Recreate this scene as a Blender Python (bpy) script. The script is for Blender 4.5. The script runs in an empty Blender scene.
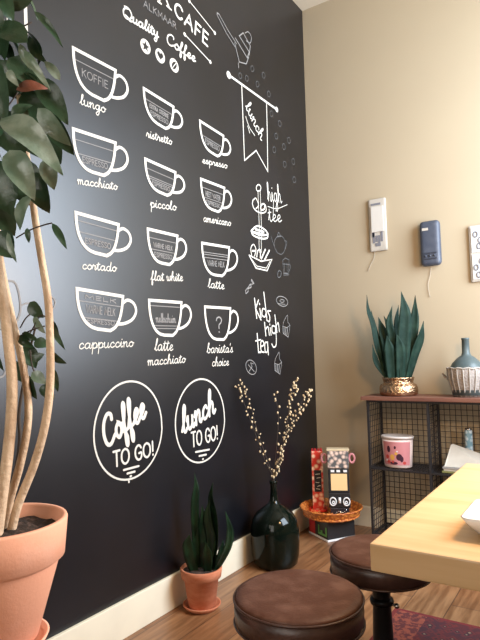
import bpy, bmesh, math, random
from mathutils import Vector, Matrix
random.seed(7)
PI = math.pi
SC = bpy.context.scene
COL = SC.collection
# ------------------------------------------------------------------ camera
F_PX = 553.95
CX, CY, CZ = 1.895, 0.0, 1.25
def cam_axes(yaw, pitch, roll):
    cy, sy, cp, sp = math.cos(yaw), math.sin(yaw), math.cos(pitch), math.sin(pitch)
    fwd = Vector((sy*cp, cy*cp, sp)); right = Vector((cy, -sy, 0)); up = right.cross(fwd)
    c, s = math.cos(roll), math.sin(roll)
    return c*right + s*up, -s*right + c*up, fwd
R_, U_, F_ = cam_axes(math.radians(-33.265), math.radians(3.81), math.radians(-1.494))
CAM = Vector((CX, CY, CZ))
cd = bpy.data.cameras.new('camera'); cam = bpy.data.objects.new('camera', cd); COL.objects.link(cam)
cd.sensor_fit = 'VERTICAL'; cd.sensor_height = 36; cd.sensor_width = 27; cd.lens = F_PX/640*36; cd.clip_start = .05
m = Matrix((( R_[0], U_[0], -F_[0], CX), (R_[1], U_[1], -F_[1], CY), (R_[2], U_[2], -F_[2], CZ), (0, 0, 0, 1)))
cam.matrix_world = m
SC.camera = cam
def ray(x, y): return R_*((x-240)/F_PX) - U_*((y-320)/F_PX) + F_
def on_wall(x, y, X=0.0):
    d = ray(x, y); return CAM + d*((X-CX)/d.x)
def on_depth(x, y, Y):
    d = ray(x, y); return CAM + d*((Y-CY)/d.y)
def at_dist(x, y, s): return CAM + ray(x, y)*s
# ------------------------------------------------------------------ light, exposure
ROOM_W, ROOM_D, ROOM_N, ROOM_H = 2.75, 3.93, -1.9, 4.04
SC.view_settings.view_transform = 'Standard'
try: SC.view_settings.look = 'None'
except Exception: pass
SC.view_settings.exposure = 0.15
SC.view_settings.gamma = 1.0
SC.view_settings.use_curve_mapping = False
w = bpy.data.worlds.new('world'); SC.world = w; w.use_nodes = True
bg = w.node_tree.nodes['Background']; bg.inputs[0].default_value = (.75, .86, 1, 1); bg.inputs[1].default_value = 1.2
def area(name, loc, direction, sx, sy, power, col, spread=180):
    l = bpy.data.lights.new(name, 'AREA'); l.shape = 'RECTANGLE'; l.size = sx; l.size_y = sy; l.energy = power; l.color = col
    l.spread = math.radians(spread)
    o = bpy.data.objects.new(name, l); COL.objects.link(o); o.location = loc
    o.rotation_euler = Vector(direction).to_track_quat('-Z', 'Y').to_euler(); return o
area('window_daylight', (ROOM_W-.03, 2.95, 2.35), (-1, 0, 0), 1.5, 2.0, 205, (.74, .86, 1))
area('street_window_daylight', (1.45, ROOM_N+.03, 1.9), (0, 1, 0), 2.0, 1.9, 38, (1, .90, .76))
def point(name, loc, power, col, rad=.08):
    l = bpy.data.lights.new(name, 'POINT'); l.energy = power; l.color = col; l.shadow_soft_size = rad
    o = bpy.data.objects.new(name, l); COL.objects.link(o); o.location = loc; return o
point('pendant_lamp_light', (1.85, 2.05, 1.72), 58, (1, .60, .27), .12)
# ------------------------------------------------------------------ helpers
def tag(o, label=None, cat=None, group=None, kind=None):
    if label: o['label'] = label
    if cat: o['category'] = cat
    if group: o['group'] = group
    if kind: o['kind'] = kind
    return o
def empty(name, loc, label, cat, group=None):
    o = bpy.data.objects.new(name, None); COL.objects.link(o); o.location = loc; o.empty_display_size = .05
    return tag(o, label, cat, group)
def obj(name, bm, mat, parent=None, smooth=False, world=True):
    """links a bmesh, given in world coordinates, as one object with its origin on its parent"""
    me = bpy.data.meshes.new(name)
    bmesh.ops.recalc_face_normals(bm, faces=bm.faces)
    bm.to_mesh(me); bm.free()
    o = bpy.data.objects.new(name, me); COL.objects.link(o)
    if mat: me.materials.append(mat)
    if smooth:
        for p in me.polygons: p.use_smooth = True
    if parent is not None:
        o.parent = parent
        off = Vector((0, 0, 0)); q = parent
        while q is not None: off += q.location; q = q.parent
        if world: me.transform(Matrix.Translation(-off))
    else:
        zs = [v.co for v in me.vertices]
        if zs:
            lo = Vector([min(c[i] for c in zs) for i in range(3)]); hi = Vector([max(c[i] for c in zs) for i in range(3)])
            c = Vector(((lo.x+hi.x)/2, (lo.y+hi.y)/2, lo.z)); me.transform(Matrix.Translation(-c)); o.location = c
    return o
def new(): return bmesh.new()
def box(bm, x0, x1, y0, y1, z0, z1, bev=0, rot=None, seg=2):
    b = bmesh.new()
    r = bmesh.ops.create_cube(b, size=1)
    for v in b.verts: v.co = Vector(((x0+x1)/2+v.co.x*(x1-x0), (y0+y1)/2+v.co.y*(y1-y0), (z0+z1)/2+v.co.z*(z1-z0)))
    if bev: bmesh.ops.bevel(b, geom=b.edges[:], offset=bev, segments=seg, affect='EDGES', profile=.6)
    if rot is not None:
        c = Vector(((x0+x1)/2, (y0+y1)/2, z0))
        for v in b.verts: v.co = c + rot @ (v.co-c)
    merge(bm, b); return bm
def merge(bm, b):
    mp = {}
    for v in b.verts: mp[v.index if False else v] = bm.verts.new(v.co)
    for f in b.faces:
        try: bm.faces.new([mp[v] for v in f.verts])
        except ValueError: pass
    b.free()
def lathe(bm, cx, cy, prof, n=48, sx=1, sy=1, close=False):
    rings = []
    for r, z in prof:
        if r < 1e-5: rings.append([bm.verts.new((cx, cy, z))])
        else: rings.append([bm.verts.new((cx+sx*r*math.cos(2*PI*i/n), cy+sy*r*math.sin(2*PI*i/n), z)) for i in range(n)])
    pairs = list(zip(rings[:-1], rings[1:]))
    if close: pairs.append((rings[-1], rings[0]))
    for a, b in pairs:
        for i in range(n):
            j = (i+1) % n
            if len(a) == 1 and len(b) == 1: continue
            if len(a) == 1: bm.faces.new((a[0], b[i], b[j]))
            elif len(b) == 1: bm.faces.new((a[i], a[j], b[0]))
            else: bm.faces.new((a[i], a[j], b[j], b[i]))
    return bm
def catmull(P, k=6, closed=False):
    P = [Vector(p) for p in P]; n = len(P)
    if n < 3: return P
    out = []
    rng = range(n) if closed else range(n-1)
    for i in rng:
        p0 = P[(i-1) % n] if closed or i > 0 else P[0]*2-P[1]
        p1 = P[i]; p2 = P[(i+1) % n]
        p3 = P[(i+2) % n] if closed or i+2 < n else P[-1]*2-P[-2]
        for j in range(k):
            t = j/k
            out.append(.5*((2*p1)+(p2-p0)*t+(2*p0-5*p1+4*p2-p3)*t*t+(3*p1-p0-3*p2+p3)*t**3))
    if not closed: out.append(P[-1])
    return out
def tube(bm, P, rad, n=8, k=1, closed=False):
    """rad: number or list of radii along the points"""
    P = [Vector(p) for p in P]
    rl = rad if isinstance(rad, (list, tuple)) else [rad]*len(P)
    if k > 1:
        m0 = len(P); P2 = catmull(P, k, closed); r2 = []
        for i in range(len(P2)):
            t = i/k; a = int(t) % m0; b = (a+1) % m0 if closed else min(a+1, m0-1); r2.append(rl[a]*(1-(t-int(t)))+rl[b]*(t-int(t)))
        P, rl = P2, r2
    N = len(P); rings = []; ref = None
    for i in range(N):
        if closed: d = P[(i+1) % N]-P[i-1]
        else: d = P[min(i+1, N-1)]-P[max(i-1, 0)]
        if d.length < 1e-9: d = Vector((0, 0, 1))
        d.normalize()
        if ref is None:
            ref = Vector((0, 0, 1)) if abs(d.z) < .9 else Vector((1, 0, 0))
        a = (ref - d*ref.dot(d)).normalized(); b = d.cross(a); ref = a
        rings.append([bm.verts.new(P[i]+(a*math.cos(2*PI*j/n)+b*math.sin(2*PI*j/n))*rl[i]) for j in range(n)])
    for i in range(N if closed else N-1):
        A, B = rings[i], rings[(i+1) % N]
        for j in range(n): bm.faces.new((A[j], A[(j+1) % n], B[(j+1) % n], B[j]))
    if not closed:
        bm.faces.new(rings[0][::-1]); bm.faces.new(rings[-1])
    return bm
def ball(bm, c, r, sx=1, sy=1, sz=1, u=12, v=8):
    b = bmesh.new(); bmesh.ops.create_uvsphere(b, u_segments=u, v_segments=v, radius=r)
    for q in b.verts: q.co = Vector((c[0]+q.co.x*sx, c[1]+q.co.y*sy, c[2]+q.co.z*sz))
    merge(bm, b); return bm
# ------------------------------------------------------------------ materials
def mat(name, col, rough=.6, metal=0, spec=.5, noise=None, bump=None, **kw):
    """noise=(scale, second colour, low, high[, stretch]); bump=(scale, strength)"""
    m = bpy.data.materials.new(name); m.use_nodes = True; nt = m.node_tree; b = nt.nodes['Principled BSDF']
    b.inputs['Base Color'].default_value = (*col, 1); b.inputs['Roughness'].default_value = rough
    b.inputs['Metallic'].default_value = metal; b.inputs['Specular IOR Level'].default_value = spec
    for k, v in kw.items(): b.inputs[k.replace('_', ' ')].default_value = v
    tc = nt.nodes.new('ShaderNodeTexCoord')
    if noise:
        mp = nt.nodes.new('ShaderNodeMapping'); nt.links.new(tc.outputs['Object'], mp.inputs[0])
        if len(noise) > 4: mp.inputs['Scale'].default_value = noise[4]
        n = nt.nodes.new('ShaderNodeTexNoise'); n.inputs['Scale'].default_value = noise[0]; n.inputs['Detail'].default_value = 5
        nt.links.new(mp.outputs[0], n.inputs['Vector'])
        r = nt.nodes.new('ShaderNodeMapRange'); r.inputs['From Min'].default_value = noise[2]; r.inputs['From Max'].default_value = noise[3]
        nt.links.new(n.outputs['Fac'], r.inputs['Value'])
        x = nt.nodes.new('ShaderNodeMixRGB'); x.inputs[1].default_value = (*col, 1); x.inputs[2].default_value = (*noise[1], 1)
        nt.links.new(r.outputs[0], x.inputs[0]); nt.links.new(x.outputs[0], b.inputs['Base Color'])
    if bump:
        n2 = nt.nodes.new('ShaderNodeTexNoise'); n2.inputs['Scale'].default_value = bump[0]; n2.inputs['Detail'].default_value = 4
        nt.links.new(tc.outputs['Object'], n2.inputs['Vector'])
        bp = nt.nodes.new('ShaderNodeBump'); bp.inputs['Strength'].default_value = bump[1]; bp.inputs['Distance'].default_value = .01
        nt.links.new(n2.outputs['Fac'], bp.inputs['Height']); nt.links.new(bp.outputs[0], b.inputs['Normal'])
    return m
M_BOARD = mat('chalkboard_paint', (.0024, .0027, .0045), .35, spec=.62, noise=(3, (.0045, .005, .008), .4, .7))
M_CHALK = mat('chalk_paint', (.60, .575, .51), .8)
M_FAINT = mat('thin_chalk_pencil', (.10, .10, .10), .8)
M_MID = mat('soft_chalk', (.22, .21, .20), .8)
M_WALL = mat('cream_wall_paint', (.41, .335, .225), .85, noise=(1.5, (.395, .32, .215), .3, .7), bump=(200, .04))
M_CEIL = mat('ceiling_paint', (.50, .42, .31), .9, bump=(120, .03))
M_BASE = mat('baseboard_paint', (.80, .74, .58), .45, noise=(8, (.76, .70, .55), .4, .7))
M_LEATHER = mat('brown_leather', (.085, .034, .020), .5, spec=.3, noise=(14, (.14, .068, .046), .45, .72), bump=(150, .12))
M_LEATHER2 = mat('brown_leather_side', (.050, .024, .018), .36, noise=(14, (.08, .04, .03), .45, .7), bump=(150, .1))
M_IRON = mat('black_iron', (.016, .018, .020), .38, .6, bump=(60, .05))
M_WIRE = mat('black_wire', (.03, .028, .03), .5, .4)
M_TERRA = mat('terracotta', (.84, .40, .25), .8, noise=(9, (.88, .48, .33), .45, .75), bump=(90, .08))
M_TERRA2 = mat('old_terracotta', (.50, .16, .075), .75, noise=(14, (.60, .24, .13), .4, .7, (1, 1, 2.5)), bump=(90, .1))
M_SOIL = mat('soil', (.030, .018, .012), .95, noise=(60, (.12, .07, .05), .5, .75), bump=(70, .9))
M_BARK = mat('pale_bark', (.68, .50, .33), .8, noise=(28, (.46, .30, .18), .4, .7, (1, 1, .4)), bump=(60, .6))
M_TWIG = mat('dark_twig', (.05, .035, .025), .8)
M_CATKIN = mat('catkin_fur', (.60, .47, .29), .85)
M_GLASSG = mat('dark_green_glass', (.003, .006, .004), .10, spec=.25)
M_BRASS = mat('hammered_brass', (.50, .32, .19), .26, 1.0, bump=(55, 1.0))
M_WHITE = mat('white_ceramic', (.80, .80, .79), .25)
M_CREAMBOX = mat('cream_card', (.86, .58, .28), .7)
M_BLACK = mat('black_card', (.012, .011, .012), .5)
M_RED = mat('red_card', (.45, .02, .025), .4)
M_GREEN = mat('green_print', (.10, .32, .07), .5)
M_GREY = mat('grey_print', (.17, .17, .19), .8, spec=.2)
M_PAPER = mat('paper', (.62, .58, .50), .7, noise=(6, (.50, .46, .39), .4, .7))
M_PINK = mat('pink_print', (.62, .25, .27), .5)
M_TUB = mat('tub_plastic', (.80, .66, .62), .4)
M_PURPLE = mat('dark_purple_print', (.05, .012, .03), .5)
M_YELLOW = mat('yellow_print', (.75, .40, .08), .5)
M_NAVY = mat('navy_enamel', (.045, .055, .080), .5, noise=(20, (.065, .075, .10), .4, .7))
M_LINEN = mat('white_enamel', (.47, .43, .37), .6, noise=(25, (.38, .35, .30), .5, .8))
M_STRING = mat('string', (.42, .36, .28), .9)
M_STEEL = mat('steel', (.6, .6, .6), .25, 1.0)
M_DARKWOOD = mat('reddish_wood', (.20, .085, .055), .5, noise=(9, (.13, .05, .035), .35, .7, (.5, 6, 6)))
M_GLASSBLUE = mat('blue_grey_glass', (.06, .082, .085), .35, spec=.3, noise=(12, (.085, .11, .11), .4, .7))

def leaf_mat(name, a, b, rough=.32, sp=.4):
    m = mat(name, a, rough, spec=sp, noise=(18, b, .42, .68), bump=(40, .25)); return m
M_LEAF = leaf_mat('ficus_leaf', (.020, .048, .022), (.045, .085, .045), .30)
M_LEAFP = leaf_mat('ficus_leaf_pale', (.12, .18, .12), (.26, .32, .25), .30, .7)
M_LEAFR = leaf_mat('ficus_leaf_brown', (.18, .05, .025), (.12, .04, .02), .45)
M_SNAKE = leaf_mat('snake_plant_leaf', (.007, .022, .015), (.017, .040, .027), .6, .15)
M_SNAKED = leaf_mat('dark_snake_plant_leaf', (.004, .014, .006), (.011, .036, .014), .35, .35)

def nodes_mat(name, rough):
    m = bpy.data.materials.new(name); m.use_nodes = True; nt = m.node_tree; b = nt.nodes['Principled BSDF']; b.inputs['Roughness'].default_value = rough
    tc = nt.nodes.new('ShaderNodeTexCoord'); return m, nt, b, tc
def ramp(nt, stops, interp='LINEAR'):
    r = nt.nodes.new('ShaderNodeValToRGB'); e = r.color_ramp.elements; r.color_ramp.interpolation = interp
    while len(e) < len(stops): e.new(.5)
    for q, (p, c) in zip(e, stops): q.position = p; q.color = (*c, 1)
    return r
def wood_floor():
    m, nt, b, tc = nodes_mat('oak_planks', .33)
    mp = nt.nodes.new('ShaderNodeMapping'); mp.inputs['Rotation'].default_value = (0, 0, PI/2); nt.links.new(tc.outputs['Object'], mp.inputs[0])
    br = nt.nodes.new('ShaderNodeTexBrick'); br.inputs['Scale'].default_value = 1; br.inputs['Brick Width'].default_value = 1.9; br.inputs['Row Height'].default_value = .19
    br.inputs['Mortar Size'].default_value = .0022; br.inputs['Color1'].default_value = (.24, .110, .048, 1); br.inputs['Color2'].default_value = (.34, .18, .085, 1); br.inputs['Mortar'].default_value = (.10, .05, .03, 1)
    nt.links.new(mp.outputs[0], br.inputs['Vector'])
    mp2 = nt.nodes.new('ShaderNodeMapping'); mp2.inputs['Scale'].default_value = (14, 1.3, 1); nt.links.new(tc.outputs['Object'], mp2.inputs[0])
    n = nt.nodes.new('ShaderNodeTexNoise'); n.inputs['Scale'].default_value = 3; n.inputs['Detail'].default_value = 7; nt.links.new(mp2.outputs[0], n.inputs['Vector'])
    r = ramp(nt, [(.35, (.62, .55, .5)), (.65, (1.1, 1.1, 1.1))]); nt.links.new(n.outputs['Fac'], r.inputs[0])
    x = nt.nodes.new('ShaderNodeMixRGB'); x.blend_type = 'MULTIPLY'; x.inputs[0].default_value = 1; nt.links.new(br.outputs['Color'], x.inputs[1]); nt.links.new(r.outputs[0], x.inputs[2])
    nt.links.new(x.outputs[0], b.inputs['Base Color'])
    return m
M_FLOOR = wood_floor()
def table_wood():
    m, nt, b, tc = nodes_mat('pale_pine', .38)
    mp = nt.nodes.new('ShaderNodeMapping'); mp.inputs['Scale'].default_value = (.9, 9, 12); nt.links.new(tc.outputs['Object'], mp.inputs[0])
    n = nt.nodes.new('ShaderNodeTexNoise'); n.inputs['Scale'].default_value = 1.6; n.inputs['Detail'].default_value = 6; nt.links.new(mp.outputs[0], n.inputs['Vector'])
    r = ramp(nt, [(.3, (.53, .33, .155)), (.5, (.62, .42, .22)), (.72, (.56, .365, .18))]); nt.links.new(n.outputs['Fac'], r.inputs[0])
    nt.links.new(r.outputs[0], b.inputs['Base Color']); return m
M_TABLE = table_wood()
def rug_mat():
    m, nt, b, tc = nodes_mat('persian_rug', .95)
    v = nt.nodes.new('ShaderNodeTexVoronoi'); v.inputs['Scale'].default_value = 26; v.feature = 'F1'; v.distance = 'MANHATTAN'; nt.links.new(tc.outputs['Object'], v.inputs['Vector'])
    r = ramp(nt, [(0, (.34, .22, .14)), (.22, (.03, .010, .014)), (.45, (.13, .016, .016)), (.8, (.06, .012, .018))], 'CONSTANT'); nt.links.new(v.outputs['Distance'], r.inputs[0])
    n = nt.nodes.new('ShaderNodeTexNoise'); n.inputs['Scale'].default_value = 9; nt.links.new(tc.outputs['Object'], n.inputs['Vector'])
    x = nt.nodes.new('ShaderNodeMixRGB'); x.inputs[0].default_value = .35; nt.links.new(r.outputs[0], x.inputs[1])
    r2 = ramp(nt, [(.4, (.14, .018, .014)), (.6, (.04, .02, .03))]); nt.links.new(n.outputs['Fac'], r2.inputs[0]); nt.links.new(r2.outputs[0], x.inputs[2])
    nt.links.new(x.outputs[0], b.inputs['Base Color']); return m
M_RUG = rug_mat()
M_RUGEDGE = mat('rug_red_edge', (.15, .015, .015), .95, noise=(80, (.16, .02, .02), .4, .7))
M_RUGBAND = mat('rug_orange_band', (.26, .06, .035), .95, noise=(50, (.10, .02, .02), .45, .55))
def weave(name, a, b2, sc, rough=.6):
    m, nt, b, tc = nodes_mat(name, rough)
    v = nt.nodes.new('ShaderNodeTexVoronoi'); v.inputs['Scale'].default_value = sc; nt.links.new(tc.outputs['Object'], v.inputs['Vector'])
    r = ramp(nt, [(.2, a), (.65, b2)]); nt.links.new(v.outputs['Distance'], r.inputs[0]); nt.links.new(r.outputs[0], b.inputs['Base Color'])
    bp = nt.nodes.new('ShaderNodeBump'); bp.inputs['Strength'].default_value = .5; bp.inputs['Distance'].default_value = .004; bp.invert = True
    nt.links.new(v.outputs['Distance'], bp.inputs['Height']); nt.links.new(bp.outputs[0], b.inputs['Normal']); return m
M_BASKET = weave('orange_basket', (.80, .30, .05), (.40, .10, .02), 55)
M_REDPAT = weave('red_floral_wrap', (.95, .68, .46), (.62, .04, .025), 34, .3)
M_WICKER = weave('whitewashed_wicker', (.34, .305, .275), (.25, .215, .19), 90, .8)
M_STRAP = mat('wicker_rib', (.36, .325, .285), .9)
M_CANPAT = weave('patterned_can', (.70, .80, .85), (.16, .30, .38), 40, .3)
M_CANDY = weave('colourful_tin_print', (.85, .62, .50), (.10, .10, .10), 38, .4)
M_PANE = bpy.data.materials.new('window_glass'); M_PANE.use_nodes = True
nt = M_PANE.node_tree; nt.nodes.clear(); o_ = nt.nodes.new('ShaderNodeOutputMaterial'); mx = nt.nodes.new('ShaderNodeMixShader'); tr = nt.nodes.new('ShaderNodeBsdfTransparent'); gl = nt.nodes.new('ShaderNodeBsdfGlossy'); gl.inputs['Roughness'].default_value = .02
mx.inputs[0].default_value = .08; nt.links.new(tr.outputs[0], mx.inputs[1]); nt.links.new(gl.outputs[0], mx.inputs[2]); nt.links.new(mx.outputs[0], o_.inputs[0])
# ------------------------------------------------------------------ room
def struct(name, bm, m, parent=None, **k):
    o = obj(name, bm, m, parent, **k)
    if parent is None: o['kind'] = 'structure'
    return o
T = .12
floor = struct('floor', box(new(), -T, ROOM_W+T, ROOM_N-T, ROOM_D+T, -.1, 0), M_FLOOR)
struct('ceiling', box(new(), -T, ROOM_W+T, ROOM_N-T, ROOM_D+T, ROOM_H, ROOM_H+.1), M_CEIL)
wall_left = struct('wall_left', box(new(), -T, 0, ROOM_N, ROOM_D, 0, ROOM_H), M_BOARD)
wall_left['label'] = 'black chalkboard wall covered in white coffee menu drawings'
struct('wall_back', box(new(), -T, ROOM_W+T, ROOM_D, ROOM_D+T, 0, ROOM_H), M_WALL)
def holed(bm, axis, pos, a0, a1, h0, h1, z0, z1, t):
    def bb(u0, u1, v0, v1):
        if axis == 'x': box(bm, pos, pos+t, u0, u1, v0, v1)
        else: box(bm, u0, u1, pos, pos+t, v0, v1)
    bb(a0, h0, 0, ROOM_H); bb(h1, a1, 0, ROOM_H); bb(h0, h1, 0, z0); bb(h0, h1, z1, ROOM_H); return bm
struct('wall_right', holed(new(), 'x', ROOM_W, ROOM_N, ROOM_D, 2.15, 3.75, 1.3, 3.4, T), M_WALL)
struct('wall_front', holed(new(), 'y', ROOM_N-T, -T, ROOM_W+T, .4, 2.5, .9, 2.9, T), M_WALL)
def window(name, axis, pos, h0, h1, z0, z1):
    bm = new(); f = .05
    def bb(b_, u0, u1, v0, v1, d0, d1):
        if axis == 'x': box(b_, pos+d0, pos+d1, u0, u1, v0, v1)
        else: box(b_, u0, u1, pos+d0, pos+d1, v0, v1)
    bb(bm, h0, h0+f, z0, z1, .05, .1); bb(bm, h1-f, h1, z0, z1, .05, .1); bb(bm, h0+f, h1-f, z0, z0+f, .05, .1); bb(bm, h0+f, h1-f, z1-f, z1, .05, .1)
    mid = (h0+h1)/2; bb(bm, mid-.02, mid+.02, z0+f, z1-f, .05, .1)
    fr = struct(name, bm, M_BASE)
    p = new(); bb(p, h0+f, h1-f, z0+f, z1-f, .072, .078); struct('pane', p, M_PANE, fr)
window('window_1', 'x', ROOM_W, 2.15, 3.75, 1.3, 3.4)
window('window_2', 'y', ROOM_N-T, .4, 2.5, .9, 2.9)
def baseboard(name, axis, a0, a1, pos, sgn, h=.155, t=.018):
    bm = new()
    if axis == 'y': box(bm, min(pos, pos+sgn*t), max(pos, pos+sgn*t), a0, a1, 0, h, .004)
    else: box(bm, a0, a1, min(pos, pos+sgn*t), max(pos, pos+sgn*t), 0, h, .004)
    return struct(name, bm, M_BASE)
baseboard('baseboard_left', 'y', ROOM_N, ROOM_D-.018, 0, 1, .165)
baseboard('baseboard_back', 'x', 0, ROOM_W, ROOM_D, -1, .145)
# ------------------------------------------------------------------ chalk drawing on the left wall
# a drawing is made of flat painted strokes lying on the wall surface (x = 1 to 2 mm)
RIB = 0
def ribbon(bm, pts, w, X=.0015, closed=False):
    """pts: list of (y, z) on the wall"""
    P = [Vector((p[0], p[1])) for p in pts]
    Q = [P[0]]
    for p in P[1:]:
        if (p-Q[-1]).length > 1e-5: Q.append(p)
    P = Q; n = len(P)
    if n < 2: return
    L, Rr = [], []
    for i in range(n):
        if closed: a, b = P[i]-P[i-1], P[(i+1) % n]-P[i]
        else: a = P[i]-P[i-1] if i > 0 else P[1]-P[0]; b = P[i+1]-P[i] if i < n-1 else P[-1]-P[-2]
        if a.length < 1e-9 or b.length < 1e-9: a = b = Vector((1, 0))
        a = a.normalized(); b = b.normalized(); t = a+b
        if t.length < .2: t = a
        t.normalize(); nn = Vector((-t.y, t.x)); k = 1/max(.55, abs(nn.dot(Vector((-a.y, a.x)))))
        L.append(P[i]+nn*w/2*k); Rr.append(P[i]-nn*w/2*k)
    global RIB
    RIB = (RIB+1) % 24
    X0 = X+RIB*3e-5
    v = lambda q, i=0: bm.verts.new((X0+i*3e-5, q.x, q.y))
    lv = [v(q, i) for i, q in enumerate(L)]; rv = [v(q, i) for i, q in enumerate(Rr)]
    for i in range(n if closed else n-1):
        j = (i+1) % n; bm.faces.new((lv[i], lv[j], rv[j], rv[i]))
    if not closed:
        for e, s in ((0, -1), (n-1, 1)):
            t = (P[min(e+1, n-1)]-P[max(e-1, 0)]).normalized()*s; nn = Vector((-t.y, t.x)); arc = []
            for k in range(7):
                an = PI*k/6; arc.append(P[e]+nn*math.cos(an)*w/2+t*math.sin(an)*w/2)
            bm.faces.new([v(q, e) for q in arc])
def disc(bm, c, r, X=.0015, ry=None, n=24, rot=0):
    ry = ry or r; ca, sa = math.cos(rot), math.sin(rot)
    pts = []
    for i in range(n):
        a = r*math.cos(2*PI*i/n); b = ry*math.sin(2*PI*i/n); pts.append(bm.verts.new((X, c[0]+a*ca-b*sa, c[1]+a*sa+b*ca)))
    bm.faces.new(pts)
def W2(x, y):
    p = on_wall(x, y); return Vector((p.y, p.z))
def px_line(bm, pts, w, X=.0015, smooth=0, closed=False):
    P = [W2(*p) for p in pts]
    if smooth: P = catmull([(p.x, p.y, 0) for p in P], smooth, closed); P = [Vector((p.x, p.y)) for p in P]
    ribbon(bm, P, w, X, closed)
FONT = {   # lower-case script, x-height 1
 'a': (1.05, [[(.78,.85),(.45,1),(.15,.72),(.12,.3),(.35,0),(.65,.25),(.78,.9),(.76,.2),(.92,0),(1.05,.2)]]),
 'b': (.9, [[(0,.2),(.3,1.1),(.4,1.85),(.27,2),(.17,1.5),(.16,.3),(.4,0),(.7,.2),(.72,.7),(.5,.9),(.65,.68),(.95,.75)]]),
 'c': (.8, [[(.7,.75),(.5,1),(.18,.75),(.15,.25),(.42,0),(.8,.25)]]),
 'd': (1.05, [[(.75,.85),(.45,1),(.15,.72),(.12,.3),(.35,0),(.65,.25),(.82,2),(.76,.25),(.92,0),(1.05,.2)]]),
 'e': (.8, [[(0,.25),(.4,.45),(.62,.78),(.42,1),(.17,.7),(.17,.25),(.42,0),(.8,.25)]]),
 'f': (.7, [[(0,.2),(.35,1.1),(.5,1.8),(.36,2),(.25,1.5),(.25,0),(.25,-.75),(.38,-.9),(.45,-.4),(.3,.05),(.75,.2)]]),
 'g': (1.0, [[(.75,.85),(.45,1),(.15,.72),(.12,.35),(.35,.05),(.62,.28),(.76,.95),(.74,-.55),(.5,-1),(.25,-.7),(.65,-.1),(1.0,.22)]]),
 'h': (1.0, [[(0,.2),(.3,1.1),(.4,1.85),(.27,2),(.17,1.4),(.16,0)],[(.16,.45),(.45,1),(.66,.8),(.66,.2),(.82,0),(1,.2)]]),
 'i': (.5, [[(0,.2),(.2,1),(.2,.25),(.36,0),(.5,.2)],[(.26,1.45),(.30,1.52)]]),
 'k': (.9, [[(0,.2),(.3,1.1),(.4,1.85),(.27,2),(.17,1.4),(.16,0)],[(.16,.4),(.5,1),(.64,.8),(.45,.58),(.2,.5),(.48,.35),(.64,.02),(.9,.2)]]),
 'l': (.58, [[(0,.2),(.3,1),(.43,1.8),(.3,2),(.2,1.5),(.2,.3),(.38,0),(.58,.2)]]),
 'm': (1.3, [[(0,.7),(.15,1),(.19,0)],[(.19,.5),(.42,1),(.56,.8),(.57,0)],[(.57,.5),(.78,1),(.95,.8),(.96,.2),(1.12,0),(1.3,.2)]]),
 'n': (.95, [[(0,.7),(.15,1),(.19,0)],[(.19,.5),(.45,1),(.64,.8),(.64,.2),(.8,0),(.95,.2)]]),
 'o': (.85, [[(.45,1),(.15,.72),(.13,.3),(.42,0),(.72,.3),(.7,.75),(.45,1),(.58,.8),(.88,.75)]]),
 'p': (.9, [[(0,.4),(.18,1),(.19,-1)],[(.19,.55),(.45,1),(.74,.75),(.7,.2),(.42,0),(.2,.15)],[(.45,0),(.9,.2)]]),
 'r': (.75, [[(0,.2),(.2,1.05),(.3,.85),(.58,.85),(.5,.3),(.6,0),(.75,.2)]]),
 's': (.7, [[(0,.2),(.35,1.08),(.42,.6),(.58,.25),(.38,0),(.12,.14)],[(.38,0),(.7,.2)]]),
 't': (.62, [[(0,.2),(.22,1),(.27,1.65),(.24,.3),(.42,0),(.62,.2)],[(.02,1.15),(.55,1.28)]]),
 'u': (.95, [[(0,.75),(.12,1),(.14,.3),(.36,0),(.64,.3),(.68,1),(.68,.2),(.82,0),(.95,.2)]]),
 'w': (1.1, [[(0,.75),(.12,1),(.14,.3),(.32,0),(.52,.3),(.54,.95),(.55,.3),(.72,0),(.95,.4),(.93,1),(1.12,.9)]]),
 'y': (.95, [[(0,.75),(.12,1),(.14,.4),(.36,.1),(.62,.4),(.68,1),(.66,-.55),(.45,-1),(.22,-.7),(.6,-.1),(.95,.2)]]),
 "'": (.25, [[(.1,1.5),(.16,1.9)]]),
 '?': (.8, [[(.1,1.6),(.2,1.9),(.5,2),(.72,1.7),(.62,1.3),(.4,1.05),(.38,.6)],[(.38,.12),(.38,.18)]]),
 '!': (.45, [[(.22,2),(.22,1.3),(.22,.7)],[(.22,.08),(.22,.14)]]),
 'Q': (1.7, [[(.9,2),(.3,1.7),(.1,1),(.35,.2),(.85,0),(1.35,.4),(1.5,1.1),(1.2,1.8),(.7,2.1),(.2,2)],[(.5,.5),(.9,.35),(1.3,-.1),(1.7,.1)]]),
 'C': (1.4, [[(1.2,1.5),(1.15,1.85),(.75,2),(.3,1.6),(.15,.9),(.35,.2),(.8,0),(1.35,.4)]]),
 'K': (1.1, [[(.15,2),(.15,1),(.18,0)],[(.85,1.9),(.5,1.3),(.2,.95)],[(.2,.95),(.55,.5),(1.0,0)]]),
 ' ': (.6, []),
}
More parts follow.
